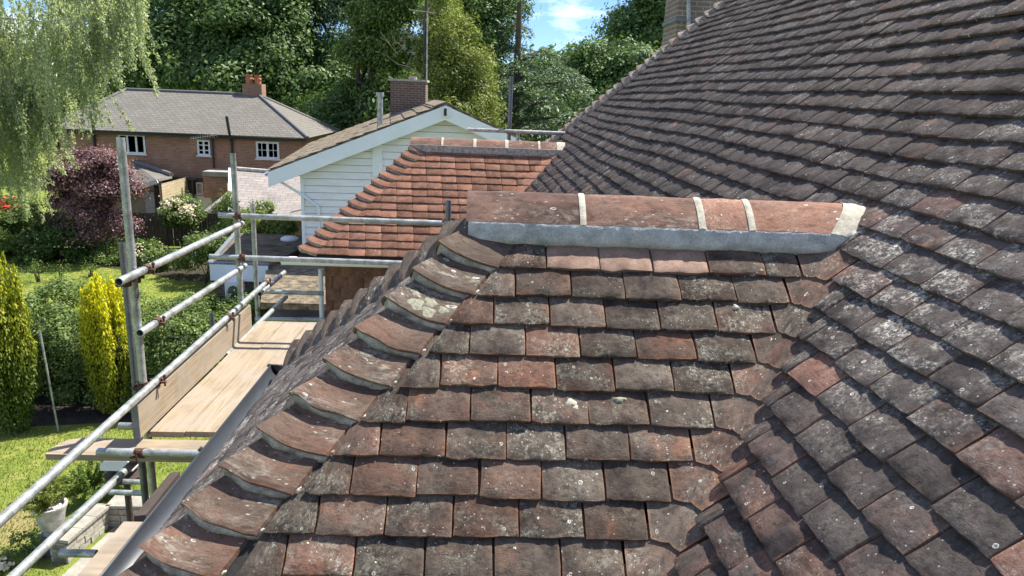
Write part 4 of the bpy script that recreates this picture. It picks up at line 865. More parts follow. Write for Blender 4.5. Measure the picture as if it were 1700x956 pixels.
tree('dense mid green tree left of the oak above the main roof hip', (8.3, 52, G), (8.3, 52, 3), [E(1010, 140, 52, 62, 50), E(1060, 150, 50, 60, 55), E(985, 110, 52, 35, 30), E(1045, 110, 52, 45, 35), E(1000, 190, 49, 60, 40), E(940, 165, 53, 60, 45), E(960, 120, 54, 40, 25)], 'oak', 460, 150, .95, .15, tr=.35)
tree('oak with a leafy open crown beside the buff chimney', (13, 56, G), (13, 56, 8), [E(1085, 40, 56, 55, 55), E(1050, 65, 56, 40, 40), E(1120, 80, 55, 60, 60), E(1110, 0, 56, 60, 40), E(1070, 110, 55, 55, 45)], 'oak', 380, 140, 1.05, .165, tr=.4, hi=.1)
tree('conifer top showing between the oak and the mid green tree', (9.2, 46, G), (9.2, 46, 1.5), [E(1075, 130, 46, 30, 45), E(1085, 170, 46, 50, 40), E(1030, 200, 45, 70, 35)], 'fir', 160, 150, .7, .13, asp=.35, cat='conifer', name='conifer_tree', hi=.15)
tree('low dark tree between the cedar and the white house gable', (-.5, 48, G), (-.5, 48, 0), [E(820, 190, 48, 90, 60), E(700, 200, 50, 110, 60), E(900, 200, 50, 100, 50), E(600, 200, 52, 90, 50)], 'dark', 380, 140, 1.1, .16)
# distant wood closing the view
Cw, Nw, Dw = crown_clumps([((-70 + 11 * i, 88 + rnd.uniform(-6, 6), -1.5 + rnd.uniform(-1.5, 1.5)), (9, 7, 6.5)) for i in range(15)], 1500, 60, 2.0, .8, .5)
o = leaf_object('far_wood', Cw, .5, Nw, .6, LM['dark'], None, mk_tint(len(Cw), Dw)); o['kind'] = 'stuff'
# weeping silver birch on the left
def weeping():
    t = thing('birch_tree', 'weeping silver birch with long hanging leafy strands at the left edge', 'birch tree', (-20.5, 26, G)); b = MB(); top = A3(-20.0, 26, 9); base = A3(-20.5, 26, G)
    b.tube(base, on_line(base, top, .5), .22, 12, .15); b.tube(on_line(base, top, .5), top, .15, 10, .04)
    starts = []; 
    spec = [(-60, 20, 120, 70), (60, -40, 140, 60), (150, -30, 95, 55), (40, 60, 80, 60), (110, 40, 70, 50), (20, 150, 60, 70), (190, -20, 55, 45), (-40, 140, 80, 90), (70, 130, 50, 50), (30, 220, 50, 50)]
    for i, (px, py, rx, rz) in enumerate(spec):
        c, r = E(px, py, 26 + rnd.uniform(-1.5, 1.5), rx, rz); s_ = on_line(base, top, rnd.uniform(.35, .9)); m_ = (s_ + c) / 2 + A3(0, 0, .8); b.tube(s_, m_, .07, 8, .045); b.tube(m_, c, .045, 7, .015)
        for j in range(46):
            p = c + ell(1)[0] * A3(*r) * rng.random()**.4; starts.append(p)
            if j % 3 == 0: b.tube(c, p, .014, 4, .005)
    b.build('trunk', M['bark_birch'], t, True)
    Cs = []; Ns = []; Ds = []; sb = MB()
    for p in starts:
        ln_ = rng.uniform(.9, 3.0); n = int(ln_ * 105); s_ = rng.random(n) * ln_; dr = rng.normal(0, .16, 2); 
        line = np.stack([p[0] + dr[0] * s_ + .05 * np.sin(s_ * 3), p[1] + dr[1] * s_, p[2] - s_], 1)
        Cs.append(line + rng.normal(0, .062, (n, 3)) * (1.2 - .5 * (s_ / ln_))[:, None]); Ns.append(rng.normal(0, .7, (n, 3)) + A3(.2, -.2, .3)); Ds.append(np.full(n, rng.random()))
        sb.tube(p, (p[0] + dr[0] * ln_, p[1] + dr[1] * ln_, p[2] - ln_), .006, 3, .003, cap=False)
    sb.build('twigs', M['bark'], t); C_ = np.concatenate(Cs); leaf_object('crown', C_, .043, np.concatenate(Ns), .6, LM['birch'], t, mk_tint(len(C_), np.concatenate(Ds), .55, .12), np.tile(A3(0, 0, 1), (len(C_), 1)))
weeping()
tree('purple leaved plum tree in front of the wooden fence', (-16.6, 31.0, G), (-16.6, 31, -4.6), [E(150, 300, 31, 62, 42), E(122, 330, 31, 44, 45), E(188, 310, 30.6, 36, 46), E(150, 362, 31, 60, 34), E(152, 270, 31, 38, 20)], 'plum', 230, 150, .42, .062, tr=.12, cat='plum tree', hi=.16)
# low planting along the fence and lawn
def shrub(label, px, py, y, rx, rz, lm, n=60, per=120, ls=.05, name='shrub', cat='shrub', flowers=None, cr=.28, extra=(), group=None, asp=.6):
    es = [E(px, py, y, rx, rz)] + [E(*e) for e in extra]; c, r = es[0]; base = (c[0], c[1], G); t = thing(name, label, cat, base, group); b = MB()
    for i in range(6): e = c + ell(1)[0] * A3(*r) * .5; b.tube(A3(base[0] + rnd.uniform(-.1, .1), base[1], G), e, .02, 5, .008)
    b.build('stem', M['bark'], t); C_, N_, D_ = crown_clumps(es, n, per, cr, .8, .4); C_ = C_[C_[:, 2] > G + .03] if True else C_
    N_ = N_[:len(C_)]; D_ = D_[:len(C_)]; leaf_object('foliage', C_, ls, N_, asp, LM[lm], t, mk_tint(len(C_), D_, .5, .1))
    if flowers:
        fl, k, fs = flowers; d = ell(k); d[:, 2] = np.abs(d[:, 2]); d[:, 1] = -np.abs(d[:, 1]); w_ = rng.integers(0, len(es), k); P = np.array([es[i][0] for i in w_]) + d * np.array([es[i][1] for i in w_]) * 1.02; P = P[P[:, 2] > G + .1]
        P4 = np.concatenate([P + rng.normal(0, fs * .5, P.shape) for _ in range(5)]); leaf_object('flowers', P4, fs, rng.normal(0, .5, P4.shape) + A3(0, -.5, .7), .9, LM[fl], t, mk_tint(len(P4), rng.random(len(P4))))
    return t
shrub('dark shrub below the birch at the left edge', 20, 385, 30.5, 60, 50, 'shrub', 110, 120, .06, flowers=None)
shrub('red flowering bush by the fence at the left edge', 15, 350, 31.5, 28, 20, 'dark', 40, 90, .06, flowers=('redfl', 55, .10))
shrub('pale rose bush leaning over the fence below the brown framed door', 300, 352, 33.2, 30, 22, 'shrub', 60, 130, .055, flowers=('rose', 70, .085), name='rose_bush', cat='rose bush')
shrub('dark green bush under the purple plum', 95, 405, 30.8, 60, 35, 'dark', 70, 120, .06, flowers=('rose', 40, .03))
shrub('bush right of the plum with pale spires', 240, 420, 30.6, 30, 18, 'shrub', 46, 120, .055, flowers=('rose', 60, .03))
shrub('grey green bush at the foot of the fence', 180, 418, 30.8, 45, 16, 'hedge', 50, 110, .05)
shrub('broad leaved bush beside the flat roof', 340, 412, 27.5, 38, 20, 'shrub', 80, 120, .05, extra=((375, 425, 27.0, 26, 26), (305, 428, 28.5, 26, 16)))
shrub('tall leafy shrub behind the middle standard', 385, 365, 29, 28, 45, 'hedge', 60, 120, .05, extra=((430, 352, 30, 20, 18), (400, 398, 27, 24, 20)))
shrub('golden low shrub on the far side of the flat roof', 450, 378, 28, 44, 14, 'lime', 60, 140, .055, extra=((425, 365, 29, 20, 14),))
shrub('bush with lilac spires at the foot of the lawn', 262, 430, 29.5, 22, 12, 'shrub', 34, 110, .05, flowers=('rose', 30, .03))
for i, (px, y) in enumerate(((20, 27.5), (60, 27), (100, 27.3), (150, 28))):
    shrub(['clump of pale seed heads at the left edge of the far lawn', 'second clump of pale seed heads from the left, before the far lawn', 'third clump of pale seed heads from the left, below the plum tree', 'rightmost clump of pale seed heads, above the golden yew'][i], px, 447, y, 10, 12, 'hedge', 6, 40, .03, name='seed_head_plant', cat='plant', group='seed head plants by the lawn')
# hedge between the two lawns
def hedge():
    t = thing('hedge', 'broad informal green hedge across the garden behind the golden yew', 'hedge', (-9, 17.5, G)); Cs = []; Ns = []; Ds = []; b = MB()
    for i in range(30): x = -14.5 + i * .48; b.tube((x, 16.6 + rnd.uniform(-.3, .8), G), (x + rnd.uniform(-.3, .3), 16.9, G + 1.3), .03, 6, .012)
    b.build('stem', M['bark'], t)
    for i in range(1150):
        x = rng.uniform(-15.5, -3.2); y = rng.uniform(15.9, 19.6); zt = -5.30 + .22 * math.sin(x * 1.7) + .16 * math.sin(x * 3.9 + y) - (max(0, y - 18.5) * .34)
        if x > -8.2: zt -= (x + 8.2) * .13
        face = rng.random() < .45
        z = rng.uniform(G + .25, zt) if face else zt + rng.normal(0, .07); y = 15.75 + rng.normal(0, .12) + (z - G) * .08 if face else y
        m_ = int(rng.uniform(60, 150)); v = ell(m_) * rng.random((m_, 1))**.4; Cs.append(A3(x, y, z) + v * rng.uniform(.16, .36) * A3(1, 1, .8)); Ns.append(v + A3(0, -.5, .2) * face + A3(0, 0, .6) + rng.normal(0, .4, (m_, 3))); Ds.append(np.full(m_, rng.random()))
    C_ = np.concatenate(Cs); leaf_object('foliage', C_, .036, np.concatenate(Ns), .6, LM['hedge'], t, mk_tint(len(C_), np.concatenate(Ds), .55, .10))
    MB().box((-15.2, 16.5, G + .05), (-3.4, 19.5, -6.1)).build('shade_core', pl('hedge_shade', (.018, .03, .01), 1), t)  # solid dark box, the shade inside the hedge put into its colour
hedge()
# upright golden yews
def yew(label, px, y, top_py, wpx, lm, seed, nf=34, slim=1.0):
    r = np.random.default_rng(seed); c = at(px, 560, y); z1 = at(px, top_py, y)[2]; wd = wpx / 2 * y / FPX; h = z1 - G; t = thing('golden_yew', label, 'conifer', (c[0], y, G)); b = MB(); Cs = []; Ns = []; Ds = []; Us = []; hi = []
    for i in range(nf):
        an = r.random() * 6.28; rr = r.random()**.5 * .8; tx, ty = c[0] + wd * rr * math.cos(an), y + wd * rr * math.sin(an) * .9
        hh = h * (1.03 - .20 * rr**1.5 - .30 * r.random()**1.5); b.tube((c[0] + (tx - c[0]) * .3, y, G), (tx, ty, G + hh * .85), .022, 5, .006)
        n = int(150 * hh); s_ = r.random(n)**.85; rad = (.115 * (1 - s_**5) + .028) * (1 - .35 * (1 - s_)) * (1 + .38 * np.sin(s_ * hh * 8 + i * 1.7)); a2 = r.random(n) * 6.28; k = r.random(n)**.3
        bx = c[0] + (tx - c[0]) * (.55 + .45 * np.minimum(1, s_ * 2.2)) + (tx - c[0]) * .25 * np.sin(s_ * 3.1); by = y + (ty - y) * (.55 + .45 * np.minimum(1, s_ * 2.2)) + (ty - y) * .25 * np.sin(s_ * 3.1)
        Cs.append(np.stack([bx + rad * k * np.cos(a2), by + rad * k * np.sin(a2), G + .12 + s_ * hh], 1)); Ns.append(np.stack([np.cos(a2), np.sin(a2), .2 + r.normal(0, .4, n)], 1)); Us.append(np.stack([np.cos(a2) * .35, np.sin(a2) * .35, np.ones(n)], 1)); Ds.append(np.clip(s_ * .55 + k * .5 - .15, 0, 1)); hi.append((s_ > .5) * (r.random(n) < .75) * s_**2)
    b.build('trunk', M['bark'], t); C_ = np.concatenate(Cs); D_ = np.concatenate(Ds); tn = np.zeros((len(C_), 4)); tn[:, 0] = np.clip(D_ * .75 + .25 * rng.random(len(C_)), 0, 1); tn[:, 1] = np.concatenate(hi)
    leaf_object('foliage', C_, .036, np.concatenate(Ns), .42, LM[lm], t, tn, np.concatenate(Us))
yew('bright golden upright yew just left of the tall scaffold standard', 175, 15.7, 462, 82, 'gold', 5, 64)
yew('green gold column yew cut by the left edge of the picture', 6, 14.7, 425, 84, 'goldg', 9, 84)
# grass blades where the lawn is nearest
def grass():
    n = 52000; x = np.concatenate([rng.uniform(-11, -4.0, n // 2), rng.uniform(-24, -8.6, n // 2)]); y = np.concatenate([rng.uniform(9.5, 15.0, n // 2), rng.uniform(22.0, 30.5, n // 2)])
    keep = ~((x > -6.3) & (y < 13)); x, y = x[keep], y[keep]; n = len(x); C_ = np.stack([x, y, np.full(n, G + .016)], 1); Nn_ = np.stack([rng.normal(0, .5, n), -np.ones(n), rng.normal(.5, .5, n)], 1)
    o = leaf_object('grass', C_, .024, Nn_, .28, LM['grass'], None, mk_tint(n, rng.random(n), .5, .12), np.tile(A3(0, 0, 1), (n, 1)) + rng.normal(0, .4, (n, 3))); o['kind'] = 'stuff'
grass()
# weeds behind the far deck end
Cw, Nw, Dw = crown_clumps([((-5.6 + i * .7, 17.0 + (i % 2) * .8, G + .25), (.6, .7, .35)) for i in range(7)], 90, 90, .22, 1, .3)
o = leaf_object('ground_cover', Cw, .035, Nw, .5, LM['hedge'], None, mk_tint(len(Cw), Dw)); o['kind'] = 'stuff'
# ------------------------------------------------------------------ fence
fa, fb = A3(-21.5, 32.6, G), A3(-9.9, 34.6, G); fen = thing('fence', 'dark weathered close boarded wooden fence behind the plum tree', 'fence', fa); d = unit(fb - fa); n_ = int(np.linalg.norm(fb - fa) / .125); b = MB()
for i in range(n_):
    p = fa + d * .125 * i; q = p + d * .118; j = .0 if i % 2 else .012; h = 1.62 + rnd.uniform(-.02, .02)
    b.prism([(p[0], p[1] - j, G + .05), (q[0], q[1] - j, G + .05), (q[0], q[1] - j, G + h), (p[0], p[1] - j, G + h)], (0, .014, 0))
o = b.build('fence_boards', M['fence'], fen); o['kind'] = 'stuff'
for i in range(6): p = fa + d * (i * 2.35 + .05); MB().box((p[0] - .05, p[1] - .08, G), (p[0] + .05, p[1] - .02, G + 1.7)).build('fence_post', M['fence'], fen)
for z in (.4, 1.3): MB().bar(fa + A3(0, .05, z), fb + A3(0, .05, z), .04, .08).build('fence_rail', M['fence'], fen)
# ------------------------------------------------------------------ brick house
def uvmesh(name, pts, uvs, mat, parent, thick=.06):
    """flat roof panel with uv in metres"""
    n = len(pts); P = [A3(*p) for p in pts]; nn = unit(np.cross(P[1] - P[0], P[2] - P[1])); nn *= np.sign(nn[2]); V = P + [p - nn * thick for p in P]
    F = [tuple(range(n)), tuple(range(n, 2*n))[::-1]] + [(i, i + n, (i+1) % n + n, (i+1) % n) for i in range(n)]
    me = mesh(name, V, F, mat, np.array(list(uvs) * 2, float)); return obj(name, me, parent)
def roof_face(name, pts, mat, parent, thick=.06):
    P = [A3(*p) for p in pts]; ax = unit(P[1] - P[0]); nn = unit(np.cross(P[1] - P[0], P[2] - P[1])); nn *= np.sign(nn[2]); up = np.cross(nn, ax); up *= np.sign(up[2])
    return uvmesh(name, pts, [((p - P[0]) @ ax, (p - P[0]) @ up) for p in P], mat, parent, thick)
def window(parent, x0, x1, z0, z1, y, cols, rows=1, frame_m='white', fw=.06, curtain=False, name='window'):
    b = MB(); b.box((x0, y - .05, z0), (x0 + fw, y + .03, z1)).box((x1 - fw, y - .05, z0), (x1, y + .03, z1)).box((x0 + fw, y - .05, z1 - fw), (x1 - fw, y + .03, z1)).box((x0 + fw, y - .05, z0), (x1 - fw, y + .03, z0 + fw))
    f = b.build(name, M[frame_m], parent); MB().box((x0 + fw, y - .0, z0 + fw), (x1 - fw, y + .012, z1 - fw)).build('pane', M['glass'], f)
    for i in range(1, cols): x = x0 + (x1 - x0) * i / cols; MB().box((x - fw * .55, y - .045, z0 + fw), (x + fw * .55, y - .004, z1 - fw)).build('mullion', M[frame_m], f)
    for i in range(1, rows): z = z0 + (z1 - z0) * i / rows; MB().box((x0 + fw, y - .038, z - fw * .28), (x1 - fw, y - .006, z + fw * .28)).build('glazing_bar', M[frame_m], f)
    if curtain: MB().box((x0 + fw, y + .02, z0 + fw), (x0 + (x1 - x0) * .45, y + .03, z1 - fw)).build('curtain', M['curtain'], f)
    MB().box((x0 - .06, y - .10, z0 - .06), (x1 + .06, y + .0, z0 - .003)).build('sill', M[frame_m], f); return f
bh = thing('brick_house', 'long red brick house with a hipped grey slate roof behind the fence', 'house', (-15, 42, G))
X0, X1, Y0, Y1 = -21.4, -9.35, 38.3, 45.7; ze = -2.33
MB().box((X0, Y0, G), (X1, Y1, ze - .02)).build('wall', M['brick'], bh)
ex0, ex1, ey0, ey1 = X0 - .4, X1 + .42, Y0 - .35, Y1 + .35; rz = -.36; ry = 42.0; rx0, rx1 = -20.3 + .0, -12.5
rx0 = ex0 + (ry - ey0) * .95 if False else -19.6
roof_face('roof', [(ex0, ey0, ze), (ex1, ey0, ze), (rx1, ry, rz), (rx0, ry, rz)], M['slate'], bh, .05)
roof_face('roof', [(ex1, ey0, ze), (ex1, ey1, ze), (rx1, ry, rz)], M['slate'], bh, .05)
roof_face('roof', [(ex0, ey1, ze), (ex0, ey0, ze), (rx0, ry, rz)], M['slate'], bh, .05)
roof_face('roof', [(ex1, ey1, ze), (ex0, ey1, ze), (rx0, ry, rz), (rx1, ry, rz)], M['slate'], bh, .05)
hp = pl('hip_ridge_lead', (.14, .14, .145), .7)
for a_, b_ in (((rx0, ry, rz), (rx1, ry, rz)), ((rx1, ry, rz), (ex1, ey0, ze)), ((rx0, ry, rz), (ex0, ey0, ze)), ((rx1, ry, rz), (ex1, ey1, ze))): MB().tube(A3(*a_) + A3(0, 0, .02), A3(*b_) + A3(0, 0, .02), .085, 8).build('ridge_capping', hp, bh, True)
half_gutter('gutter', (ex0, ey0 - .05, ze - .03), (ex1, ey0 - .05, ze - .03), .06, M['black'], bh, outer=(0, -1, 0))
MB().box((ex0 + .1, ey0 + .02, ze - .20), (ex1 - .1, ey0 + .05, ze - .03)).build('fascia', M['black'], bh)
ch = at(421, 145, 42.2); s_ = MB().box((ch[0] - .52, 41.9, -1.2), (ch[0] + .52, 42.7, .22)).build('chimney', brick_mat('chimney_brick', (.30, .15, .09), (.40, .22, .13), (.36, .30, .24)), bh)
for dx in (-.26, .22): MB().lathe((ch[0] + dx, 42.3, .22), [(.17, 0), (.17, .2), (.20, .22), (.20, .29), (.16, .31), (.17, .40), (.19, .42), (.19, .48), (.12, .48)], 14).build('chimney_pot', M['terracotta'], s_, True)
window(bh, -18.46, -17.15, -3.46, -2.50, Y0, 3, 1, fw=.085); window(bh, -14.56, -13.92, -3.42, -2.64, Y0, 2, 3, fw=.085, curtain=True); window(bh, -11.62, -10.46, -3.47, -2.60, Y0, 2, 1, fw=.10); 
for x in (-11.33, -11.04 - .0, -10.76): MB().box((x - .015, Y0 - .04, -3.37), (x + .015, Y0 - .004, -2.7)).build('glazing_bar', M['white'], bh)
MB().box((-11.52, Y0 - .037, -3.05), (-10.56, Y0 - .006, -3.02)).build('glazing_bar', M['white'], bh)
for (p0, p1, p2) in (((150, 184), (156, 215), (163, 300)), ((376, 193), (381, 222), (386, 262))):
    u0, u1, u2 = at(*p0, ey0 - .12), at(*p1, ey0 - .10), at(*p2, Y0 - .07); MB().tube(u0, u1, .075, 10).tube(u1, (u2[0], Y0 - .08, u1[2] - .35), .06, 10).tube((u2[0], Y0 - .08, u1[2] - .35), (u2[0], Y0 - .08, u2[2]), .06, 10).build('soil_pipe', M['black'], bh, True)
u0, u1 = at(352, 228, Y0 - .08), at(355, 288, Y0 - .08); MB().tube((u0[0], u0[1], u0[2]), (u0[0], u0[1], u1[2]), .045, 8).build('downpipe', M['black'], bh, True)
ae = MB(); q0_ = at(317, 230, Y0 - .7); q1_ = at(360, 224, Y0 - .5); ae.tube(q0_, q1_, .018, 6); 
for i in range(12): p = on_line(q0_, q1_, i / 11); ae.bar(p - A3(0, 0, .10), p + A3(0, 0, .10), .016, .016, (1, 0, 0))
ae.tube(on_line(q0_, q1_, .85), on_line(q0_, q1_, .85) + A3(0, .45, -.3), .02, 6).build('aerial', M['galv'], bh)
# ground floor: brown framed door and window, pale plinth, porch, lean-to
gy = Y0 - 1.0
def pxbox(name, px0, py0, px1, py1, y, dep, mat, parent):
    a_ = at(px0, py1, y); b_ = at(px1, py0, y); return MB().box((min(a_[0], b_[0]), y, min(a_[2], b_[2])), (max(a_[0], b_[0]), y + dep, max(a_[2], b_[2]))).build(name, mat, parent)
pxbox('garden_room', 272, 300, 345, 326, gy, .9, M['brown_wood'], bh); pxbox('plinth', 285, 326, 350, 400, gy - .03, .9, M['white'], bh)
for px0, px1 in ((292, 311), (327, 337)):
    a_ = at(px0, 322, gy - .04); b_ = at(px1, 303, gy - .04); window(bh, a_[0], b_[0], a_[2], b_[2], gy - .04, 1, 1, 'curtain', .06)
pxbox('door', 268, 318, 284, 395, gy - .06, .05, M['brown_wood'], bh)
u0, u1 = at(320, 300, gy - .15), at(323, 395, gy - .15); MB().tube(u0, (u0[0], u0[1], u1[2]), .07, 10).build('downpipe', M['black'], bh, True)
MB().bar(at(268, 292, gy - .1), at(326, 298, gy - .1), .12, .10).build('gutter', M['black'], bh)
gs = at(264, 294, 35.5); 
lt = thing('lean_to', 'single storey stone extension with a sloping slate roof beside the plum tree', 'extension', (-17.5, 35.5, G))
A_ = at(225, 270, 38.2); B_ = at(285, 292, 37.0); C_ = at(262, 297, 33.9); D_ = at(196, 320, 33.9)
roof_face('roof', [tuple(D_), tuple(C_), tuple(B_), tuple(A_)], M['slate'], lt, .12)
MB().tube(A_ + A3(0, 0, .04), B_ + A3(0, 0, .06), .13, 8).build('ridge_capping', hp, lt)
Wl = at(196, 330, 34.3); Wr = at(268, 305, 34.3); MB().prism([(Wl[0], 34.3, G), (Wr[0], 34.3, G), (Wr[0], 34.3, Wr[2]), (Wl[0], 34.3, at(196, 326, 34.3)[2])], (0, 3.6, 0)).build('wall', M['stone_brick'], lt)
MB().bar(D_ + A3(0, -.05, -.1), C_ + A3(0, -.05, -.1), .06, .16).build('fascia', M['white'], lt)
pxbox('window_panel', 243, 318, 256, 356, 34.2, .08, M['curtain'], lt); pxbox('corner_post', 259, 308, 264, 360, 34.15, .1, M['brown_wood'], lt)
ob = thing('outhouse', 'small flat roofed brick outhouse under the soil pipe', 'outhouse', (-13.3, 36.6, G))
pxbox('wall', 339, 292, 376, 328, 36.6, 1.6, M['brick'], ob); pxbox('roof', 336, 286, 380, 292, 36.45, 1.8, M['slab'], ob)
gr_ = thing('pale_roofed_outbuilding', 'outbuilding with a pale pinkish lichened tile roof behind the white house', 'outbuilding', (-9.5, 33, G))
R0_, R1_, E1_, E0_ = at(384, 281, 36.2), at(520, 292, 36.2), at(520, 358, 32.0), at(384, 358, 32.0)
me_ = roof_face('roof', [tuple(E0_), tuple(E1_), tuple(R1_), tuple(R0_)], slate_mat('pale_lichened_tiles', (.27, .24, .225), (.36, .325, .305), (.15, .125, .115), .55, .26), gr_, .1)
MB().tube(R0_ + A3(0, 0, .05), R1_ + A3(0, 0, .05), .10, 8).build('ridge_capping', M['urn'], gr_, True)
MB().bar(at(384, 318, 33.5), at(342, 352, 32.5), .25, .10).build('verge', M['slab'], gr_)
MB().bar(R0_ + A3(-.05, 0, .02), E0_ + A3(-.05, 0, .02), .16, .12).build('verge', M['white'], gr_)
MB().prism([(E0_[0] + .3, 32.3, G), (E1_[0], 32.3, G), (E1_[0], 32.3, E1_[2] - .1), (E0_[0] + .3, 32.3, E0_[2] - .1)], (0, 3.8, 0)).build('wall', M['brick'], gr_)
# ------------------------------------------------------------------ white boarded house
wy = 20.5; dd = unit([-.129, 1, 0]); gg = A3(dd[1], -dd[0], 0); AP = at(738, 177, wy); HL = 4.5; sl_ = .405
wh = thing('white_house', 'white weatherboarded house with a gable facing the camera and a mossy brown roof', 'house', (AP[0], wy, G))
def gpt(s, z, back=0): return AP * A3(1, 1, 0) + gg * s + dd * back + A3(0, 0, z)
za = AP[2]; eav = lambda s: za - abs(s) * sl_
Lb = 11.0
for sg in (-1, 1):
    e_ = sg * (HL + .12); pts = [tuple(gpt(e_, eav(e_) + .07, -.34)), tuple(gpt(0, za + .07, -.34)), tuple(gpt(0, za + .07, Lb)), tuple(gpt(e_, eav(e_) + .07, Lb))]
    if sg > 0: pts = pts[::-1]
    P = [A3(*p) for p in pts]; base = gpt(e_, eav(e_) + .07, -.34); upv = unit(gpt(0, za, 0) - gpt(e_, eav(e_), 0))
    uvmesh('roof', pts, [((p - base) @ dd, (p - base) @ upv) for p in P], M['moss_tile'], wh, .10)
    # raised courses of thick mossy tiles
    b = MB(); nrow = 13; Lr = np.linalg.norm(gpt(0, za) - gpt(e_, eav(e_)))
    for r_ in range(nrow):
        f0 = r_ / nrow; f1 = (r_ + 1) / nrow; nn_ = unit(np.cross(dd, upv)); nn_ *= np.sign(nn_[2]); c0_ = base + upv * Lr * f0; c1_ = base + upv * (Lr * f1 + .06); nseg = 24
        for j in range(nseg):
            o0 = dd * ((Lb + .34) * j / nseg); o1 = dd * ((Lb + .34) * (j + 1) / nseg - .012); hh = .045 + rnd.uniform(-.012, .012)
            b.prism([tuple(c0_ + o0 + nn_ * hh), tuple(c0_ + o1 + nn_ * hh), tuple(c1_ + o1 + nn_ * .012), tuple(c1_ + o0 + nn_ * .012)], tuple(-nn_ * .02))
    M.setdefault('moss', pl('mossy_concrete_tile', (.15, .12, .08), 1, 0, .45, 5, 1, .02, col2=(.31, .25, .175)))
    o = b.build('roof_tiles', M['moss'], wh); o['kind'] = 'stuff'
    MB().prism([tuple(gpt(e_, eav(e_) - .36, -.36)), tuple(gpt(0, za - .34, -.36)), tuple(gpt(0, za + .035, -.36)), tuple(gpt(e_, eav(e_) + .035, -.36))], tuple(dd * .04)).build('barge_board', M['fascia_white'], wh)
    MB().prism([tuple(gpt(e_, eav(e_) - .02, -.33)), tuple(gpt(0, za - .02, -.33)), tuple(gpt(0, za - .02, 0)), tuple(gpt(e_, eav(e_) - .02, 0))], (0, 0, -.02)).build('soffit', M['white'], wh)
for i in range(8):
    p0 = gpt(0, za + .14, -.36 + i * .62); p1 = gpt(0, za + .15, -.36 + i * .62 + .60); b = MB()
    for sg in (-1, 1): b.prism([tuple(p0), tuple(p1), tuple(p1 + gg * sg * .30 - A3(0, 0, .125)), tuple(p0 + gg * sg * .30 - A3(0, 0, .125))], (0, 0, -.03))
    b.build('ridge_tile', M['moss'], wh)
pt0 = gpt(.0, za - .13, -.40); MB().box((pt0[0] - .14, pt0[1], pt0[2] - .14), (pt0[0] + .14, pt0[1] + .05, pt0[2] + .12)).build('gable_box', M['white'], wh)
MB().box((pt0[0] - .045, pt0[1] - .012, pt0[2] - .10), (pt0[0] + .03, pt0[1] + .002, pt0[2] + .09)).build('bat_slot', M['black'], wh)
wl_ = -HL + .70; wr_ = HL - .55
MB().prism([tuple(gpt(wl_ + .02, G, .03)), tuple(gpt(wr_, G, .03)), tuple(gpt(wr_, eav(wr_) - .06, .03)), tuple(gpt(0, za - .06, .03)), tuple(gpt(wl_ + .02, eav(wl_) - .06, .03))], tuple(dd * (Lb - .3))).build('wall', M['lead'], wh)  # grey backing, its colour stands for the shadow lines between boards
z = za - .12; bhh = .19; n_ = 0
while z > G + .2 and n_ < 40:
    ext = min((za - .04 - z) / sl_, HL); s0, s1 = -ext, ext; s0 = max(s0, wl_); s1 = min(s1, wr_)
    for a_, b_ in ((s0, min(s1, -1.81)), (max(s0, -1.79), s1)):
        if b_ - a_ < .1: continue
        V = [tuple(gpt(a_, z - bhh + .014, -.030)), tuple(gpt(b_, z - bhh + .014, -.030)), tuple(gpt(b_, z, -.004)), tuple(gpt(a_, z, -.004))]
        MB().prism(V, tuple(dd * .02)).build('weatherboard', M['weatherboard'], wh)
    z -= bhh; n_ += 1
tp = gpt(-1.80, 0, -.05)
MB().box((tp[0] - .13, tp[1] - .02, -2.2), (tp[0] + .13, tp[1] + .12, eav(1.80) - .32)).build('cover_strip', M['fascia_white'], wh)
cn = gpt(wl_, 0, 0); MB().box((cn[0] - .03, cn[1] - .07, G), (cn[0] + .05, cn[1] + .05, eav(wl_) - .22)).build('corner_trim', M['fascia_white'], wh)
b = MB(); t0 = gpt(-HL - .05, eav(HL) - .12, -.3); b.tube(t0, gpt(wl_ - .0, eav(HL) - .62, -.1), .035, 8); b.tube(gpt(wl_, eav(HL) - .62, -.1), gpt(wl_ + .42, eav(HL) - .95, -.08), .035, 8); b.tube(gpt(wl_ + .42, eav(HL) - .95, -.08), gpt(wl_ + .42, G, -.08), .035, 8); b.build('downpipe', M['fascia_white'], wh, True)
half_gutter('gutter', tuple(gpt(-HL - .16, eav(HL) - .06, -.36)), tuple(gpt(-HL - .16, eav(HL) - .06, Lb)), .06, M['fascia_white'], wh, outer=tuple(-gg))
cy2 = 25.4; cc = at(678, 148, cy2); zt = at(678, 135, cy2)[2]; st = MB().box((cc[0] - .60, cy2, -1.8), (cc[0] + .57, cy2 + 1.0, zt)).build('chimney', M['brick_dark'], wh)
MB().box((cc[0] - .65, cy2 - .05, zt), (cc[0] + .62, cy2 + 1.05, zt + .07)).build('chimney_cap', M['stone'], st); MB().lathe((cc[0] + .1, cy2 + .5, zt + .06), [(.15, 0), (.13, .12), (.15, .13), (.10, .13)], 14).build('chimney_pot', M['stone'], st, True)
MB().prism([(cc[0] - .64, cy2 - .015, -.86), (cc[0] + .6, cy2 - .015, -.40), (cc[0] + .6, cy2 - .015, -.26), (cc[0] - .64, cy2 - .015, -.72)], (0, .01, 0)).build('lead_flashing', M['lead'], st)
f0 = at(631, 213, 21.8); f1 = at(629, 160, 21.8); fl = MB().tube(f0, (f0[0], 21.8, f1[2]), .085, 14).tube((f0[0], 21.8, f1[2]), (f0[0], 21.8, at(629, 153, 21.8)[2]), .115, 14).build('flue', M['galv'], wh, True)
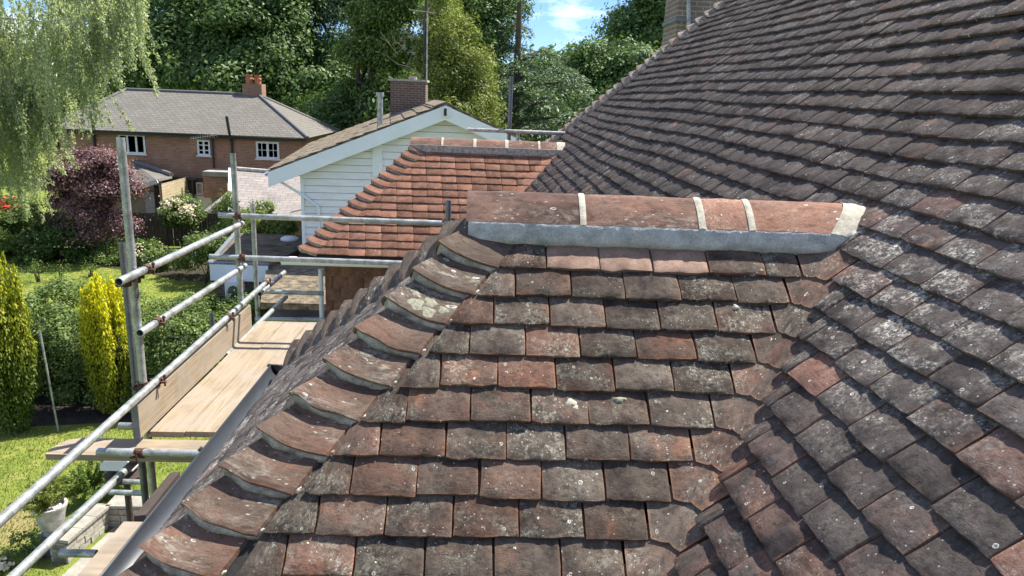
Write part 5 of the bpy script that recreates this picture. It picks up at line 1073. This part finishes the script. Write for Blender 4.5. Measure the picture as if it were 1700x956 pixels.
m0 = at(708, 165, 26.0); m1 = at(707, 18, 26.0); b = MB(); b.tube(m0, (m0[0], 26.0, m1[2]), .022, 8); zz = at(707, 18, 26.0)[2]
b.bar((m0[0] - .62, 26.0, zz + .02), (m0[0] + .30, 26.0, zz - .05), .025, .025)
for i in range(9): x = m0[0] - .6 + i * .11; b.bar((x, 20.75, zz + .02 - i * .008), (x, 21.05, zz + .02 - i * .008), .012, .012)
b.build('aerial_mast', M['galv'], wh)
# ------------------------------------------------------------------ flat roofs beside the white house
fz = -4.55; P0, P1, P2, P3 = atz(350, 439, fz), atz(444, 442, fz), atz(505, 390, fz), atz(392, 388, fz)
ga = thing('flat_roofed_garage', 'flat roofed garage with a pale blue fascia and mossy roof below the far cross rails', 'garage', (P0[0], P0[1], G))
P1 = P0 + (P1 - P0) * 1.0; yy0, yy1 = P0[1], P2[1]
MB().prism([tuple(P0), (P1[0], P0[1], fz), (P2[0] + .6, yy1, fz), (P3[0], yy1, fz)], (0, 0, -.12)).build('roof', M['roof_grit'], ga)
MB().box((P0[0] - .02, yy0 - .05, fz - .42), (P1[0] + .02, yy0 - .01, fz + .02)).build('fascia', M['fascia_white'], ga)
MB().box((P0[0] - .04, yy0 - .055, fz + .025), (P1[0] + .04, yy0 + .10, fz + .07)).build('roof_edge', M['lead'], ga)
MB().bar(A3(P0[0] - .02, yy0, fz + .03), A3(P3[0] - .02, yy1, fz + .03), .12, .10).build('roof_edge', M['lead'], ga)
MB().prism([(P0[0] + .1, yy0 + .06, G), (P1[0] - .05, yy0 + .06, G), (P2[0], yy1, G), (P3[0] + .2, yy1, G)], (0, 0, fz - .14 - G)).build('wall', M['brick_dark'], ga)
dm = atz(481, 398, fz); MB().lathe((dm[0], dm[1], fz), [(.28, 0), (.28, .05), (.2, .10), (.05, .12)], 16).build('roof_dome', M['white'], ga, True)
au = at(386, 479, yy0 - .35); ac = thing('air_conditioner', 'white air conditioning unit on the garage wall behind the middle standard', 'air conditioner', (au[0], yy0 - .3, au[2] - .35))
MB().box((au[0] - .20, yy0 - .35, au[2] - .32), (au[0] + .20, yy0 + .04, au[2] + .18)).build('casing', M['white'], ac); MB().tube((au[0] + .02, yy0 - .353, au[2] - .07), (au[0] + .02, yy0 - .345, au[2] - .07), .15, 18).build('fan_grille', M['galv_dark'], ac)
q_ = [atz(432, 502, -4.64), atz(560, 505, -4.64), atz(575, 425, -4.64), atz(443, 441, -4.64)]
lo_ = thing('low_flat_roof', 'lower flat roof covered with tan leaf litter beyond the scaffold deck', 'flat roof', (q_[0][0], q_[0][1], G))
MB().prism([tuple(p) for p in q_], (0, 0, -.15)).build('roof', M['litter'], lo_); MB().prism([(p[0] * .98, p[1] + .05, G) for p in q_], (0, 0, 1.9)).build('wall', M['brick_dark'], lo_)
# ------------------------------------------------------------------ foreground garden
def rock_wall(a_, b_, h, th, name, label):
    a_, b_ = A3(*a_, G), A3(*b_, G); t = thing(name, label, 'wall', a_); d_ = unit(b_ - a_); L_ = np.linalg.norm(b_ - a_); rows = int(h / .11); k = 0
    MB().bar(a_ + A3(0, 0, h / 2), b_ + A3(0, 0, h / 2), th * .8, h - .02).build('core', M['stone'], t)
    for r_ in range(rows):
        x = -rnd.random() * .1
        while x < L_:
            w_ = rnd.uniform(.16, .30); x0, x1 = max(x, 0), min(x + w_ - .012, L_)
            if x1 - x0 > .04: MB().bar(a_ + d_ * x0 + A3(0, 0, .055 + r_ * .11), a_ + d_ * x1 + A3(0, 0, .055 + r_ * .11), th * rnd.uniform(.95, 1.12), .098).build('stone', M['stone'], t)
            x += w_
    x = 0
    while x < L_: MB().bar(a_ + d_ * x + A3(0, 0, h + .03), a_ + d_ * min(x + .34, L_) + A3(0, 0, h + .03), th * 1.35, .05).build('coping_stone', M['slab'], t); x += .35
    return t
wa, wb, wc = atz(100, 935), atz(172, 872), atz(250, 873)
rock_wall((wa[0], wa[1]), (wb[0], wb[1]), .36, .26, 'garden_wall', 'low stone wall running away beside the urn')
rock_wall((wb[0] + .1, wb[1] + .1), (wc[0], wc[1] + .1), .36, .26, 'garden_wall', 'low stone wall crossing behind the bird table')
u_ = atz(92, 915); up_ = at(97, 882, u_[1]); ur = thing('stone_urn', 'white weathered stone urn on a dark plinth with a spiky shrub in it', 'urn', u_)
MB().box((u_[0] - .17, u_[1] - .17, G), (u_[0] + .17, u_[1] + .17, G + .34)).build('plinth', M['galv_dark'], ur)
MB().lathe((u_[0], u_[1], G + .34), [(.13, 0), (.10, .05), (.17, .12), (.20, .30), (.23, .42), (.25, .46), (.25, .50), (.21, .50), (.20, .44)], 24).build('bowl', M['urn'], ur, True)
def pot_plant(label, c, r, lm, n, ls, seed, asp=.3):
    t = thing('potted_plant', label, 'plant', c); b = MB(); Cs = []; Ns = []; Us = []; c = A3(*c)
    for i in range(34):
        d_ = ell(1)[0]; d_[2] = abs(d_[2]) + .25; d_ = unit(d_); e = c + d_ * r * rng.uniform(.7, 1.15); b.tube(c, e, .010, 4, .004, cap=False); m_ = n // 34; f = .25 + .8 * rng.random((m_, 1))
        Cs.append(c + (e - c) * f + rng.normal(0, .022, (m_, 3))); Ns.append(rng.normal(0, 1, (m_, 3)) + A3(0, 0, .5)); Us.append(np.tile(d_, (m_, 1)) + rng.normal(0, .5, (m_, 3)))
    b.build('stem', M['bark'], t); C_ = np.concatenate(Cs); leaf_object('foliage', C_, ls, np.concatenate(Ns), asp, LM[lm], t, mk_tint(len(C_), rng.random(len(C_)), .5, .15), np.concatenate(Us))
pot_plant('spiky yellow green shrub growing out of the white urn', (u_[0] - .02, u_[1], G + .80), .50, 'lime', 5200, .026, 3)
j_ = atz(150, 835); pot_plant('soft green juniper behind the urn', (j_[0], j_[1], G + .25), .62, 'ivy', 9000, .026, 4); pot_plant('second small green bush between urn and bird table', (j_[0] + .45, j_[1] + .4, G + .2), .48, 'hedge', 5200, .028, 5)
bt_ = at(203, 765, 9.6); bt = thing('bird_table', 'wooden bird table with a white roofed box on a brown post', 'bird table', (bt_[0], 9.6, G))
zt = bt_[2]; MB().tube((bt_[0] + .03, 9.6, G), (bt_[0] + .03, 9.6, zt - .22), .045, 10).build('post', M['brown_wood'], bt, True)
MB().tube((bt_[0] + .02, 9.6, zt - .24), (bt_[0] + .02, 9.6, zt - .19), .26, 18).build('tray', M['brown_wood'], bt)
for dx in (-.12, .12): MB().box((bt_[0] + dx - .015, 9.55, zt - .20), (bt_[0] + dx + .015, 9.58, zt - .04)).build('bracket', M['brown_wood'], bt)
MB().prism([(bt_[0] - .22, 9.42, zt - .06), (bt_[0] + .22, 9.42, zt - .06), (bt_[0] + .22, 9.42, zt + .02), (bt_[0] + .16, 9.42, zt + .09), (bt_[0] - .16, 9.42, zt + .09), (bt_[0] - .22, 9.42, zt + .02)], (0, .36, 0)).build('roof', M['white'], bt)
pp = atz(97, 716); pq = at(66, 549, pp[1]); o = MB().tube(pp, pq, .022, 8).build('garden_pole', M['galv'], None, True); tag(o, 'slim grey metal pole leaning in the hedge left of the golden yew', 'pole')
rs = atz(10, 945); shrub('small pale pink rose at the bottom left corner', 8, 945, rs[1], 22, 16, 'shrub', 8, 70, .03, name='rose_bush', cat='rose bush', flowers=('rose', 40, .04), cr=.12)
ht = shrub('small leafy weeds on the lawn near the bottom left corner', 60, 900, atz(60, 920)[1], 40, 16, 'hedge', 12, 60, .03, name='weed_clump', cat='weeds', cr=.10)
